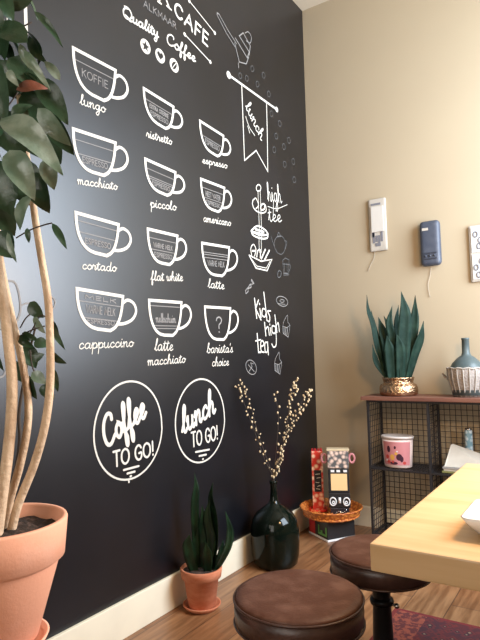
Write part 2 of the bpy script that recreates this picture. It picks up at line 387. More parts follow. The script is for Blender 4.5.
CAPS = {   # capitals, height 2
 'A': (1.2, [[(0,0),(.6,2),(1.2,0)],[(.25,.75),(.95,.75)]]),
 'C': (1.2, [[(1.1,1.6),(.85,1.93),(.5,1.95),(.15,1.55),(.05,1),(.15,.45),(.5,.05),(.85,.07),(1.1,.4)]]),
 'E': (.95, [[(.9,2),(.1,2),(.1,0),(.9,0)],[(.1,1.05),(.75,1.05)]]),
 'F': (.9, [[(.9,2),(.1,2),(.1,0)],[(.1,1.05),(.75,1.05)]]),
 'G': (1.3, [[(1.15,1.6),(.9,1.93),(.5,1.95),(.15,1.55),(.05,1),(.15,.45),(.5,.05),(.9,.05),(1.15,.4),(1.15,.9),(.7,.9)]]),
 'H': (1.15, [[(.1,2),(.1,0)],[(1.05,2),(1.05,0)],[(.1,1),(1.05,1)]]),
 'I': (.3, [[(.15,2),(.15,0)]]),
 'K': (1.1, [[(.1,2),(.1,0)],[(1,2),(.1,.9)],[(.35,1.2),(1.05,0)]]),
 'L': (.9, [[(.1,2),(.1,0),(.85,0)]]),
 'M': (1.4, [[(.1,0),(.15,2),(.7,.6),(1.25,2),(1.3,0)]]),
 'O': (1.35, [[(.68,2),(.3,1.8),(.07,1.35),(.07,.65),(.3,.2),(.68,0),(1.05,.2),(1.28,.65),(1.28,1.35),(1.05,1.8),(.68,2)]]),
 'P': (1.0, [[(.1,0),(.1,2),(.65,2),(.9,1.75),(.9,1.3),(.65,1.05),(.1,1.05)]]),
 'R': (1.1, [[(.1,0),(.1,2),(.65,2),(.9,1.75),(.9,1.3),(.65,1.05),(.1,1.05)],[(.55,1.05),(1.05,0)]]),
 'S': (1.0, [[(.9,1.7),(.65,1.97),(.3,1.95),(.1,1.6),(.25,1.2),(.7,.85),(.9,.5),(.7,.08),(.3,.03),(.05,.35)]]),
 'T': (1.1, [[(.02,2),(1.08,2)],[(.55,2),(.55,0)]]),
 'W': (1.5, [[(.02,2),(.4,0),(.75,1.6),(1.1,0),(1.48,2)]]),
 'X': (1.1, [[(.1,2),(1,0)],[(1,2),(.1,0)]]),
 '!': (.5, [[(.25,2),(.25,.65)],[(.25,.08),(.25,.14)]]),
 ' ': (.6, []),
}
def lettering(bm, s, a, b, xh, w, caps=False, slant=.18, X=.0016, gap=None):
    """a, b: photograph pixels of the ends of the baseline, xh: pixel height of one unit at a"""
    A, B = W2(*a), W2(*b); H_ = (W2(a[0], a[1]-xh)-A).length
    tab = CAPS if caps else FONT
    gap = gap if gap is not None else (.28 if caps else .02)
    tot = sum(tab[c][0]+gap for c in s)-gap
    u = (B-A)/tot; nrm = Vector((-(B-A).y, (B-A).x)).normalized()*H_
    if nrm.y < 0: nrm = -nrm
    x = 0
    for c in s:
        wd, st = tab[c]
        for q in st:
            P = q
            if not caps or c in 'COGS':
                P = [(p.x, p.y) for p in catmull([(p[0], p[1], 0) for p in q], 4)]
            ribbon(bm, [A + u*(x+p[0]+slant*p[1]*(H_/max(u.length, 1e-6))*(1 if not caps else 0)) + nrm*p[1] for p in P], w, X)
        x += wd+gap
def chalk(name, bm, m=None, label=None, parent=None):
    o = obj(name, bm, m or M_CHALK, parent or wall_left)
    if label: o['label'] = label
    return o
def cup(name, rl, rr, dpx, wd, caption, inner=(), lines=(), fill=None, capsw=.004, inner_script=False):
    A, B = W2(*rl), W2(*rr); mid = ((rl[0]+rr[0])/2, (rl[1]+rr[1])/2)
    D = (W2(*mid)-W2(mid[0], mid[1]+dpx)).length; u = B-A; dn = Vector((0, -D))
    f = lambda s, t: A+u*s+dn*t
    bm = new()
    body = catmull([(0, 0, 0), (.012, .28, 0), (.06, .57, 0), (.15, .80, 0), (.28, .94, 0), (.42, .99, 0)], 4)+catmull([(.70, 1.0, 0), (.82, .88, 0), (.91, .66, 0), (.97, .35, 0), (1, 0, 0)], 4)
    ribbon(bm, [f(p.x, p.y) for p in body], wd, .0018, True)
    hd = catmull([(.985, .2, 0), (1.12, .08, 0), (1.27, .16, 0), (1.32, .38, 0), (1.22, .62, 0), (1.03, .76, 0), (.86, .80, 0)], 4)
    ribbon(bm, [f(p.x, p.y) for p in hd], wd*.95, .0018)
    c = chalk(name, bm)
    if lines:
        lb = new()
        for t in lines:
            e = .03+.16*t*t; ribbon(lb, [f(e, t), f(1-e, t)], .004, .0014)
        chalk('level_line', lb, M_MID, None, c)
    for (s, t, h) in inner:
        lb = new(); e = .14+.08*t
        a, b = f(e, t), f(1-e, t); H_ = D*h/2
        tab = FONT if inner_script else CAPS; g = .02 if inner_script else .25
        tot = sum(tab[ch][0]+g for ch in s)-g; x = 0
        if len(s) == 1: a, b = f(.4, t), f(.66, t)
        uu = (b-a)/tot; nr = Vector((-(b-a).y, (b-a).x)).normalized()*H_
        for ch in s:
            for q in tab[ch][1]:
                P = q if not (inner_script or ch in 'COGS?') else [(p.x, p.y) for p in catmull([(p[0], p[1], 0) for p in q], 3)]
                ribbon(lb, [a+uu*(x+p[0])+nr*p[1] for p in P], capsw, .0014)
            x += tab[ch][0]+g
        chalk('lettering', lb, M_MID, None, c)
    for (s, a, b, xh) in caption:
        lb = new(); lettering(lb, s, a, b, xh, .0048, X=.0016); chalk('lettering', lb, None, None, c)
W_ = .0155
cup('cup_drawing', (73, 48), (115, 70.5), 37, W_, [('lungo', (79.5, 104), (105, 113), 5.2)], [('KOFFIE', .62, .2)], (.27,))
cup('cup_drawing', (143.5, 88.5), (173, 107), 27, W_, [('ristretto', (146, 137), (171.5, 145), 4.3)], [('EXTRA STERKE', .55, .14), ('ESPRESSO', .8, .16)], (.33,))
cup('cup_drawing', (199.6, 121), (223, 136), 24.5, W_, [('espresso', (202, 163), (227, 168.5), 3.6)], [('ESPRESSO', .75, .18)], (.5,))
cup('cup_drawing', (73, 129), (115, 143), 37, W_, [('macchiato', (77, 184), (117, 190), 4.6)], [('ESPRESSO', .8, .15)], (.25, .6))
cup('cup_drawing', (145, 159), (175, 172.5), 27, W_, [('piccolo', (150, 207), (176, 210.5), 4.6)], [('ESPRESSO', .82, .14)], (.3, .55, .62))
cup('cup_drawing', (200.6, 179), (224, 188), 26.5, W_, [('americano', (203, 221.5), (230.5, 226), 4)], [('HEET WATER', .55, .17), ('ESPRESSO', .84, .14)], (.28, .62))
cup('cup_drawing', (75.6, 212.7), (118, 224.7), 35, W_, [('cortado', (81.5, 269), (116, 271.5), 4.8)], [('ESPRESSO', .78, .15)], (.2, .5))
cup('cup_drawing', (147.5, 229), (177, 236), 31, W_, [('flat white', (150.5, 280.5), (182.5, 281), 4.8)], [('WARME MELK', .52, .14), ('ESPRESSO', .82, .14)], (.25, .6))
cup('cup_drawing', (201.7, 243), (228.8, 247.5), 30, W_, [('latte', (207.5, 287.5), (224, 289.3), 4.6)], [('WARME MELK', .7, .17)], (.28, .35, .45))
cup('cup_drawing', (76.7, 288.8), (122.5, 296.5), 37, W_, [('cappuccino', (78, 349), (133, 346.5), 5.6)], [('MELKSCHUIM', .24, .1) if 0 else ('MELK', .22, .1), ('WARME MELK', .58, .2), ('ESPRESSO', .85, .12)], (.3, .72))
cup('cup_drawing', (148.8, 300.2), (181, 302.6), 34, W_, [('latte', (154, 350.5), (172.5, 350.5), 6), ('macchiato', (147, 365.5), (185, 362.5), 5)], [('melkschuim', .62, .26), ], (.15, .72, .8), inner_script=True)
cup('cup_drawing', (204.6, 306.8), (230, 308.4), 32, W_, [("barista's", (206.5, 353), (232.5, 352.3), 5), ('choice', (211.5, 366.3), (228.5, 365.3), 4.6)], [('?', .8, .5)], (), capsw=.009, inner_script=True)
# title block
bm = new(); lettering(bm, 'CAFE', (174, 14), (207.5, 46.5), 6.8, .014, True, gap=.35)
for a, q in (((176, 21), (180, 24)),): pass
px_line(bm, [(159, 2.5), (161, -14), (169, 8)], .013); px_line(bm, [(160, -4), (166, -1)], .01); px_line(bm, [(157.5, 1.5), (161, 4)], .01); px_line(bm, [(166.5, 6), (171, 10)], .01)
chalk('title_lettering', bm)
bm = new(); lettering(bm, 'ALKMAAR', (143.5, 6.5), (176, 29.5), 3.3, .0045, True); chalk('subtitle_lettering', bm, M_MID)
bm = new(); lettering(bm, 'Quality', (122, 16), (158, 38), 5.4, .009); lettering(bm, 'Coffee', (165.5, 42.5), (195, 62.5), 5.6, .009); chalk('slogan_lettering', bm)
for a, b in (((189, 1), (214.5, 33)), ((184.5, 34.5), (210, 62))):
    bm = new(); px_line(bm, [a, b], .007); disc(bm, W2(*a), .012, .002); disc(bm, W2(*b), .012, .002); chalk('underline_stroke', bm)
for k, (x, y) in enumerate(((145.3, 46.5), (160, 56), (174, 65.5))):
    bm = new(); disc(bm, W2(x, y), .038, .0014); d = chalk('badge', bm); c = W2(x, y); bm = new()
    if k == 0: bm.faces.new([bm.verts.new((.0022, c.x+(.030 if i % 2 == 0 else .013)*math.sin(PI*i/5), c.y+(.030 if i % 2 == 0 else .013)*math.cos(PI*i/5))) for i in range(10)])
    elif k == 1: bm.faces.new([bm.verts.new((.0022, c.x+.0015*16*math.sin(2*PI*i/24)**3, c.y+.002+.0015*(13*math.cos(2*PI*i/24)-5*math.cos(4*PI*i/24)-2*math.cos(6*PI*i/24)-math.cos(8*PI*i/24)))) for i in range(24)])
    else:
        disc(bm, c, .028, .0022, .017, 24, .9)
        b2 = new(); ribbon(b2, [c+Vector((-.016, -.02)), c+Vector((-.002, -.002)), c+Vector((.016, .02))], .005, .003); chalk('bean_crease', b2, M_CHALK, None, d)
    chalk('symbol', bm, M_BOARD, None, d)
# lunch banner
bm = new(); a, b = (228.5, 75), (276.5, 109.5)
px_line(bm, [a, b], .016); disc(bm, W2(*a), .024, .002); disc(bm, W2(*b), .02, .002)
px_line(bm, [(241.5, 84.5), (243, 125), (244.3, 160.5), (256, 150.5), (267.6, 171.5), (267, 130), (266.3, 102)], .009)
ban = chalk('banner_drawing', bm)
bm = new(); lettering(bm, 'lunch', (245, 107), (261, 141), 6.5, .008, slant=0)
px_line(bm, [(245.5, 116.5), (249, 127), (254.5, 135.5)], .006, smooth=4); px_line(bm, [(247.5, 126), (249.5, 133)], .006); chalk('lettering', bm, None, None, ban)
# coffee grinder handle sketch and falling beans
bm = new()
px_line(bm, [(216.8, 15), (226, 33), (234.5, 46.5)], .006); px_line(bm, [(219, 14.5), (228, 31), (236.5, 44)], .006); px_line(bm, [(216.8, 15), (217, 13), (219, 14.5)], .008)
px_line(bm, [(235, 38), (247, 58), (249, 52), (239, 36), (243, 33), (250, 46), (249, 55)], .008); px_line(bm, [(234.5, 43), (239, 62), (246, 64), (248.5, 57)], .007)
px_line(bm, [(245, 33), (248, 32), (251, 37), (250, 43), (246, 41)], .006, smooth=4); px_line(bm, [(238, 63), (238.5, 68)], .006); chalk('portafilter_drawing', bm, M_MID)
bm = new()
for x, y in ((252, 69), (263.3, 75.5), (246.5, 78.7), (257.2, 84.3), (268.5, 94.2), (271.3, 114), (279.5, 123.7), (276, 136.3), (288.7, 140.6), (283.7, 146.8), (274, 150), (284.5, 164.5), (293, 161.7), (240, 76), (294, 180)):
    c = W2(x, y); px_line(bm, [(x-1.4, y-2), (x+.3, y-3), (x+1.5, y), (x+.8, y+2.6), (x-1, y+2)], .0035, smooth=3, closed=True)
chalk('coffee_bean_drawing', bm, M_FAINT, 'faint outlined coffee beans falling in a trail')
# high tea stand
def cp(x, y, k=5.81, ox=235, oy=170): return (ox+x/k, oy+y/k)
bm = new(); L = lambda pts, w=.007, s=0, cl=False: px_line(bm, [cp(*p) for p in pts], w, .0016, s, cl)
L([(135, 85), (122, 100), (128, 122), (145, 118), (148, 98)], .008, 3, True)
for x0 in (0, 13): L([(132+x0, 122), (140+x0, 345), (138+x0, 420), (140+x0, 480)], .005)
L([(103, 175), (100, 200), (115, 232), (150, 250), (178, 240), (175, 205), (160, 195)], .009, 3); L([(103, 175), (120, 165), (135, 205), (120, 225)], .008, 3); L([(150, 205), (168, 198), (170, 225), (150, 232)], .011, 3, True)
L([(92, 355), (105, 380), (150, 398), (185, 395), (190, 370)], .012, 3); L([(95, 350), (130, 325), (175, 350), (185, 375), (140, 378), (95, 355)], .012, 3); L([(105, 362), (170, 378)], .016); L([(118, 345), (165, 360)], .016)
L([(80, 495), (120, 570), (185, 585), (213, 520), (150, 530), (80, 495)], .009); L([(92, 515), (125, 558), (180, 570), (202, 530)], .005)
L([(95, 495), (90, 455), (105, 432), (120, 460), (112, 500)], .008, 3); L([(125, 505), (130, 470), (145, 465), (145, 510)], .01, 3); L([(152, 515), (175, 462)], .013); L([(172, 520), (198, 468)], .013); L([(100, 470), (118, 470)], .012)
chalk('cake_stand_drawing', bm)
bm = new(); lettering(bm, 'high', cp(190, 180), cp(272, 192), 9, .007, slant=0); lettering(bm, 'tee', cp(195, 298), cp(270, 302), 7, .007, slant=0)
px_line(bm, [cp(190, 212), cp(240, 225), cp(302, 202)], .005, smooth=4); px_line(bm, [cp(222, 190), cp(220, 290)], .006); px_line(bm, [cp(240, 190), cp(236, 240)], .005); chalk('high_tea_lettering', bm)
bm = new()
L([(240, 390), (225, 430), (240, 475), (265, 490), (285, 470), (290, 420), (270, 385)], .0045, 3, True); L([(225, 440), (215, 410), (208, 385)], .0045, 3); L([(288, 410), (300, 420), (290, 460)], .004, 3); L([(245, 385), (250, 362), (262, 380)], .005, 3); L([(240, 390), (270, 385)], .004)
chalk('teapot_drawing', bm, M_FAINT)
bm = new(); L([(275, 525), (290, 512), (312, 522), (310, 610), (282, 612), (275, 525)], .0045); L([(275, 545), (312, 550)], .004); L([(312, 545), (322, 560), (312, 590)], .004, 3); L([(285, 600), (305, 602)], .01); L([(285, 540), (287, 590)], .004); L([(300, 540), (302, 590)], .004); L([(247, 600), (255, 585), (267, 595), (262, 620), (248, 622)], .006, 3, True)
chalk('glass_drawing', bm, M_FAINT)
# kids high tea
def cp(x, y, k=5.81, ox=235, oy=270): return (ox+x/k, oy+y/k)
bm = new(); L([(112, 165), (125, 280)], .011); L([(135, 175), (118, 225), (150, 290)], .011); L([(143, 225), (150, 275)], .011); L([(140, 195), (142, 200)], .011)
L([(178, 232), (160, 225), (155, 260), (172, 272), (180, 245)], .010, 3); L([(166, 130), (183, 280)], .011); L([(205, 238), (188, 240), (200, 268), (198, 300), (182, 290)], .010, 3)
L([(170, 305), (178, 382)], .011); L([(176, 345), (190, 330), (198, 378)], .010, 3); L([(203, 335), (208, 378)], .010); L([(200, 315), (201, 319)], .010)
L([(235, 330), (215, 325), (215, 362), (232, 365), (234, 330), (238, 430), (222, 448), (212, 430)], .010, 3); L([(230, 262), (242, 362)], .011); L([(240, 320), (250, 308), (256, 358)], .010, 3)
L([(127, 370), (135, 478), (148, 478)], .011); L([(118, 412), (148, 405)], .009); L([(148, 445), (166, 435), (160, 412), (148, 420), (150, 470), (168, 478)], .010, 3); L([(188, 420), (172, 425), (174, 475), (188, 470), (187, 415), (192, 492)], .010, 3)
chalk('kids_high_tea_lettering', bm)
bm = new(); L([(62, 138), (75, 125), (72, 105), (85, 85), (105, 80), (92, 62), (95, 55), (108, 78)], .006); L([(70, 105), (60, 120), (62, 138)], .006); L([(72, 108), (92, 100), (88, 82)], .008, 3); chalk('sweet_drawing', bm, M_MID)
bm = new(); L([(272+33*math.cos(t/12*2*PI), 182+28*math.sin(t/12*2*PI)+8*math.cos(t/12*2*PI)) for t in range(12)], .0055, 2, True); L([(272+13*math.cos(t/8*2*PI), 180+8*math.sin(t/8*2*PI)) for t in range(8)], .005, 2, True); L([(250, 195), (290, 200)], .004); chalk('doughnut_drawing', bm, M_MID)
bm = new()
for dx, dy in ((0, 0), (-48, 215)):
    L([(276+dx, 330+dy), (282+dx, 300+dy), (303+dx, 262+dy), (305+dx, 300+dy), (318+dx, 320+dy)], .004, 3); L([(276+dx, 328+dy), (300+dx, 335+dy), (318+dx, 322+dy), (308+dx, 390+dy), (278+dx, 368+dy), (276+dx, 328+dy)], .005)
    for q in range(3): L([(284+dx+q*10, 338+dy+q), (284+dx+q*8, 370+dy+4*q)], .008)
chalk('cupcake_drawing', bm, M_MID)
bm = new(); L([(92+30*math.cos(t/12*2*PI)+8*math.sin(t/12*2*PI), 565+42*math.sin(t/12*2*PI)) for t in range(12)], .005, 2, True); L([(75, 550), (110, 590)], .005); L([(80, 590), (98, 560), (88, 540), (105, 545)], .005); chalk('biscuit_drawing', bm, M_MID)
# to-go circles
def togo(name, cpx, word, wa, wb, xh, ta, tb, th, strokes):
    cc = W2(*cpx); r = .223; bm = new()
    ribbon(bm, [cc+Vector((r*math.cos(2*PI*i/64), r*1.02*math.sin(2*PI*i/64))) for i in range(64)], .009, .0016, True)
    c = chalk(name, bm); bm = new(); lettering(bm, word, wa, wb, xh, .018, slant=.25, X=.002); lettering(bm, 'TO GO!', ta, tb, th, .0105, True, gap=.22)
    for s_ in strokes: px_line(bm, s_, .010)
    chalk('lettering', bm, None, None, c)
togo('coffee_to_go_drawing', (129.8, 429.8), 'Coffee', (104, 449), (146, 416), 15, (113.5, 467), (154, 455), 7.6, [[(123.5, 470), (138.5, 466)], [(127, 473.5), (134.5, 471.5)], [(130, 476.5), (131, 476)], [(128.5, 480), (128.7, 482)]])
togo('lunch_to_go_drawing', (201, 420.3), 'lunch', (182, 434), (215, 412), 13, (191.5, 447), (218, 439), 7.2, [[(195.5, 452), (209, 449.5)], [(199, 456), (206, 454.5)], [(202.5, 459), (203, 459)]])
# drawings at the left edge of the menu, partly behind the plant
bm = new(); px_line(bm, [(24.5, -14), (26, 33)], .016); px_line(bm, [(-8, -30), (-8, 8), (0, 15), (6, 25)], .009, smooth=4); px_line(bm, [(6, -10), (7, 24)], .004); chalk('frame_drawing', bm)
bm = new(); px_line(bm, [(8, 281), (15, 283), (19, 295), (20, 312), (14, 325), (4, 330), (-5, 320), (-6, 295), (2, 283)], .008, smooth=4, closed=True); px_line(bm, [(46, 298), (52, 297), (55, 303), (52, 310), (47, 309)], .006, smooth=3); px_line(bm, [(20, 306), (28, 303), (33, 308)], .006, smooth=3); px_line(bm, [(-2, 378), (3, 376), (5, 372)], .007, smooth=3); chalk('swirl_drawing', bm, M_MID)
# ------------------------------------------------------------------ rug
RX0, RY1 = .965, 2.735
rug = empty('rug', (1.75, 1.9, 0), 'dark red patterned persian rug lying on the floor under the table', 'rug')
obj('rug_field', box(new(), RX0+.16, 2.5, 1.06, RY1-.13, .0005, .0095), M_RUG, rug)
bm = new()
for a in ((RX0, RX0+.02, .9, RY1), (2.64, 2.66, .9, RY1), (RX0+.02, 2.64, RY1-.02, RY1), (RX0+.02, 2.64, .9, .92)): box(bm, *a, .0005, .0085)
obj('rug_edging', bm, M_RUGEDGE, rug)
for a in ((RX0+.02, RX0+.16, .92, RY1-.02), (2.5, 2.64, .92, RY1-.02)): obj('rug_side_border', box(new(), *a, .0005, .009), M_RUGBAND, rug)
for a in ((RX0+.16, 2.5, RY1-.13, RY1-.02), (RX0+.16, 2.5, .92, 1.06)): obj('rug_end_border', box(new(), *a, .0005, .009), M_RUG, rug)
# ------------------------------------------------------------------ table
tb = empty('table', (1.9, 2.0, 0), 'pale pine table with a thick slab top at the right edge', 'table')
obj('table_top', box(new(), 1.356, 2.45, 1.405, 2.6, .69, .76, .005), M_TABLE, tb)
bm = new(); box(bm, 1.62, 2.2, 1.98, 2.02, .66, .69); box(bm, 1.88, 1.92, 1.65, 2.35, .66, .69)
obj('support_bracket', bm, M_IRON, tb)
bm = new(); lathe(bm, 1.9, 2.0, [(0, .011), (.26, .011), (.26, .02), (.20, .035), (.05, .05), (.038, .10), (.032, .4), (.038, .6), (.06, .66), (0, .66)], 32)
obj('pedestal', bm, M_IRON, tb, True)
# white dish on the table
dx, dy, dz = 1.66, 1.665, .7602
dish = empty('square_dish', (dx, dy, dz), 'white square ceramic dish with flared sides on the pine table', 'dish')
bm = new()
def sqring(h, z, n=6):
    pts = []; c = .022
    for sx, sy, a0 in ((1, 1, 0), (-1, 1, PI/2), (-1, -1, PI), (1, -1, 3*PI/2)):
        for k in range(n+1):
            a = a0+PI/2*k/n; pts.append((dx+sx*(h-c)+c*math.cos(a), dy+sy*(h-c)+c*math.sin(a), z))
    return [bm.verts.new(p) for p in pts]
rings = [sqring(h, dz+z) for h, z in ((.068, 0), (.076, .004), (.098, .03), (.112, .052), (.107, .054), (.092, .032), (.070, .009), (.03, .008))]
for A, B in zip(rings[:-1], rings[1:]):
    for i in range(len(A)): j = (i+1) % len(A); bm.faces.new((A[i], A[j], B[j], B[i]))
bm.faces.new(rings[0][::-1]); bm.faces.new(rings[-1])
obj('dish_body', bm, M_WHITE, dish, True)
# ------------------------------------------------------------------ stools
def make_stool(cx, cy, label, r=.205, top=.5, th=.095):
    t = empty('stool', (cx, cy, 0), label, 'stool', 'round leather stools')
    bm = new(); lathe(bm, cx, cy, [(0, top-.004), (r*.55, top), (r*.86, top-.002), (r*.96, top-.007), (r-.002, top-.015), (r-.006, top-.02), (0, top-.022)], 64)
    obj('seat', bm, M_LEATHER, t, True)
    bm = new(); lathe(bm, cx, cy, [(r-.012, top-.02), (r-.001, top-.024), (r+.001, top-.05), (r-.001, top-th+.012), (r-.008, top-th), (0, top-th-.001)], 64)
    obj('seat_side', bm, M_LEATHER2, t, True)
    for z in (top-.0175, top-th+.006):
        bm = new(); tube(bm, [(cx+(r+.0005)*math.cos(2*PI*i/64), cy+(r+.0005)*math.sin(2*PI*i/64), z) for i in range(64)], .0038, 8, closed=True)
        obj('piping', bm, M_LEATHER2, t, True)
    bm = new(); lathe(bm, cx, cy, [(0, top-th-.002), (.09, top-th-.002), (.09, top-th-.01), (.037, top-th-.02), (.034, .33), (.034, .30), (.042, .07)], 32)
    obj('pole', bm, M_IRON, t, True)
    bm = new(); lathe(bm, cx, cy, [(.034, .315), (.043, .31), (.046, .30), (.043, .29), (.034, .285)], 32)
    k = obj('collar', bm, M_IRON, t, True)
    bm = new(); tube(bm, [(cx+.04, cy-.01, .30), (cx+.062, cy-.02, .302)], .006, 10); ball(bm, (cx+.066, cy-.022, .302), .010); obj('knob', bm, M_STEEL, k, True)
    bm = new(); lathe(bm, cx, cy, [(0, .0105), (.17, .0105), (.175, .018), (.16, .03), (.07, .05), (.04, .09), (.036, .16), (.031, .2)], 48)
    obj('base', bm, M_IRON, t, True)
    return t
make_stool(1.03, 1.615, 'round brown leather stool nearest the front, standing clear of the table')
make_stool(1.12, 2.125, 'round brown leather stool tucked under the left edge of the table', r=.19)
# ------------------------------------------------------------------ leaves
def leaf(bm, base, tip, width, nrm, bend=.12, fold=.25, shape='ovate', n=8, twist=0):
    base, tip = Vector(base), Vector(tip); d = tip-base; Ln = d.length; t = d.normalized()
    nrm = Vector(nrm); nrm = (nrm-t*nrm.dot(t)).normalized(); s = t.cross(nrm)
    rows = []
    for i in range(n+1):
        q = i/n
        if shape == 'ovate': w_ = width*.5*(math.sin(PI*min(1, q**.8))**.75 if 0 < q < 1 else .02)*(1.04-.18*q)
        else: w_ = width*.5*(.55+.45*math.sin(PI*min(1, q*1.25+.05)))*(1 if q < .7 else max(.03, (1-q)/.3)**.7)
        c = base+d*q+nrm*(bend*Ln*math.sin(PI*q)) - nrm*(bend*.6*Ln*q*q)
        a = twist*q; s2 = s*math.cos(a)+nrm*math.sin(a); n2 = nrm*math.cos(a)-s*math.sin(a)
        row = []
        for u in (-1, -.55, 0, .55, 1):
            row.append(bm.verts.new(c+s2*(u*w_)+n2*(fold*w_*(abs(u)**1.4)+.012*Ln*math.sin(9*q+u*2))))
        rows.append(row)
    for A, B in zip(rows[:-1], rows[1:]):
        for j in range(4): bm.faces.new((A[j], A[j+1], B[j+1], B[j]))
def blade(bm, pts, width, facing, k=5, fold=.35, thick=.004, tipstart=.62):
    """stiff upright leaf along 3-D points"""
    P = catmull(pts, k); N = len(P); facing = Vector(facing); rf, rb = [], []
    for i, c in enumerate(P):
        q = i/(N-1); t = (P[min(i+1, N-1)]-P[max(i-1, 0)]).normalized(); f = (facing-t*facing.dot(t)).normalized(); s = t.cross(f)
        w_ = width*.5*(.62+.38*math.sin(PI*min(1, q*1.15)))*(1 if q < tipstart else max(.02, 1-((q-tipstart)/(1-tipstart))**1.7))
        rf.append([bm.verts.new(c+s*(u*w_)+f*(fold*w_*u*u)) for u in (-1, -.5, 0, .5, 1)])
        rb.append([bm.verts.new(c+s*(u*w_*.96)+f*(fold*w_*u*u)-f*thick*(1-.6*abs(u))) for u in (-1, -.5, 0, .5, 1)])
    for A, B in zip(rf[:-1], rf[1:]):
        for j in range(4): bm.faces.new((A[j], A[j+1], B[j+1], B[j]))
    for A, B in zip(rb[:-1], rb[1:]):
        for j in range(4): bm.faces.new((A[j], B[j], B[j+1], A[j+1]))
    for A, B, C_, D_ in zip(rf[:-1], rf[1:], rb[:-1], rb[1:]):
        bm.faces.new((A[0], B[0], D_[0], C_[0])); bm.faces.new((A[4], C_[4], D_[4], B[4]))
TOCAM = (-F_).normalized()
# ------------------------------------------------------------------ big ficus in terracotta pot (front left)
pc = at_dist(-2, 520, 1.6); rz = pc.z
PX, PY = pc.x, pc.y; PR = .192; PH = .335; PB = rz-PH
stand = empty('plant_stand', (PX, PY, 0), 'low wooden stand under the large terracotta pot', 'stand')
sh = PB-.012-.001
bm = new(); lathe(bm, PX, PY, [(0, sh), (.122, sh), (.127, sh-.004), (.127, sh-.024), (.122, sh-.028), (0, sh-.028)], 40); obj('stand_top', bm, M_DARKWOOD, stand)
for k in range(4):
    a = PI/4+k*PI/2; bm = new(); tube(bm, [(PX+.095*math.cos(a), PY+.095*math.sin(a), sh-.028), (PX+.11*math.cos(a), PY+.11*math.sin(a), 0.004)], .016, 12); obj('leg', bm, M_DARKWOOD, stand, True)
fic = empty('potted_ficus', (PX, PY, sh+.001), 'tall leafy ficus with pale bare trunks in a large terracotta pot at the left edge', 'potted plant')
bm = new(); lathe(bm, PX, PY, [(0, sh+.001), (.130, sh+.001), (.140, sh+.022), (.133, sh+.022), (.124, sh+.010), (0, sh+.010)], 48); obj('saucer', bm, M_TERRA, fic, True)
z0 = PB
bm = new(); lathe(bm, PX, PY, [(0, z0), (.102, z0), (.110, z0+.006), (.168, rz-.122), (.170, rz-.116), (.184, rz-.108), (.1925, rz-.006), (.190, rz), (.180, rz+.0005), (.176, rz-.006), (.166, rz-.06), (0, rz-.062)], 72)
pot = obj('pot', bm, M_TERRA, fic, True)
bm = new(); N = 40
rr = [0, .03, .06, .09, .12, .145, .167]; prev = None
for r in rr:
    ring = [bm.verts.new((PX+r*math.cos(2*PI*i/N), PY+r*math.sin(2*PI*i/N), rz-.040+random.uniform(-.005, .007)+(.012 if r < .1 else 0))) for i in range(N if r else 1)]
    if prev:
        for i in range(N):
            j = (i+1) % N
            if len(prev) == 1: bm.faces.new((prev[0], ring[i], ring[j]))
            else: bm.faces.new((prev[i], prev[j], ring[j], ring[i]))
    prev = ring
obj('soil', bm, M_SOIL, fic, True)
def T3(pts, ds): return [at_dist(x, y, d) for (x, y), d in zip(pts, ds)]
trunks = [([(10, 532), (18, 505), (34, 465), (45, 425), (50, 385), (50, 340), (48, 300), (42, 262), (36, 225), (30, 180), (22, 120), (16, 60)], [1.6]*3+[1.58]*3+[1.57]*3+[1.62]*3, .0130, .0085),
          ([(4, 530), (10, 500), (20, 465), (27, 430), (28, 400), (22, 362), (12, 318), (3, 275), (-2, 240), (-4, 180), (-2, 100)], [1.62]*11, .0125, .0085),
          ([(-4, 530), (2, 495), (7, 460), (11, 420), (12, 380), (8, 340), (3, 300), (-3, 260), (-8, 200), (-12, 120)], [1.56]*10, .0165, .0125),
          ([(0, 528), (6, 505), (16, 470), (20, 440), (19, 415), (24, 380), (30, 350), (36, 325)], [1.66]*8, .008, .003)]
for i, (p, ds, r0, r1) in enumerate(trunks):
    P = T3(p, ds); P[0].z = rz-.05
    bm = new(); n = len(P); tube(bm, P, [r0+(r1-r0)*k/(n-1) for k in range(n)], 12, 5); obj('trunk', bm, M_BARK if i < 3 else M_TWIG, fic, True)
bm_d, bm_p, bm_r = new(), new(), new()
def fl(bx, by, tx, ty, wpx, kind='d', d=1.52, dd=0.0, tilt=(0, 0, 0), fold=.25, bend=.12):
    b_ = at_dist(bx, by, d); t_ = at_dist(tx, ty, d+dd)
    leaf({'d': bm_d, 'p': bm_p, 'r': bm_r}[kind], b_, t_, wpx*d/F_PX, TOCAM+Vector(tilt), bend, fold)
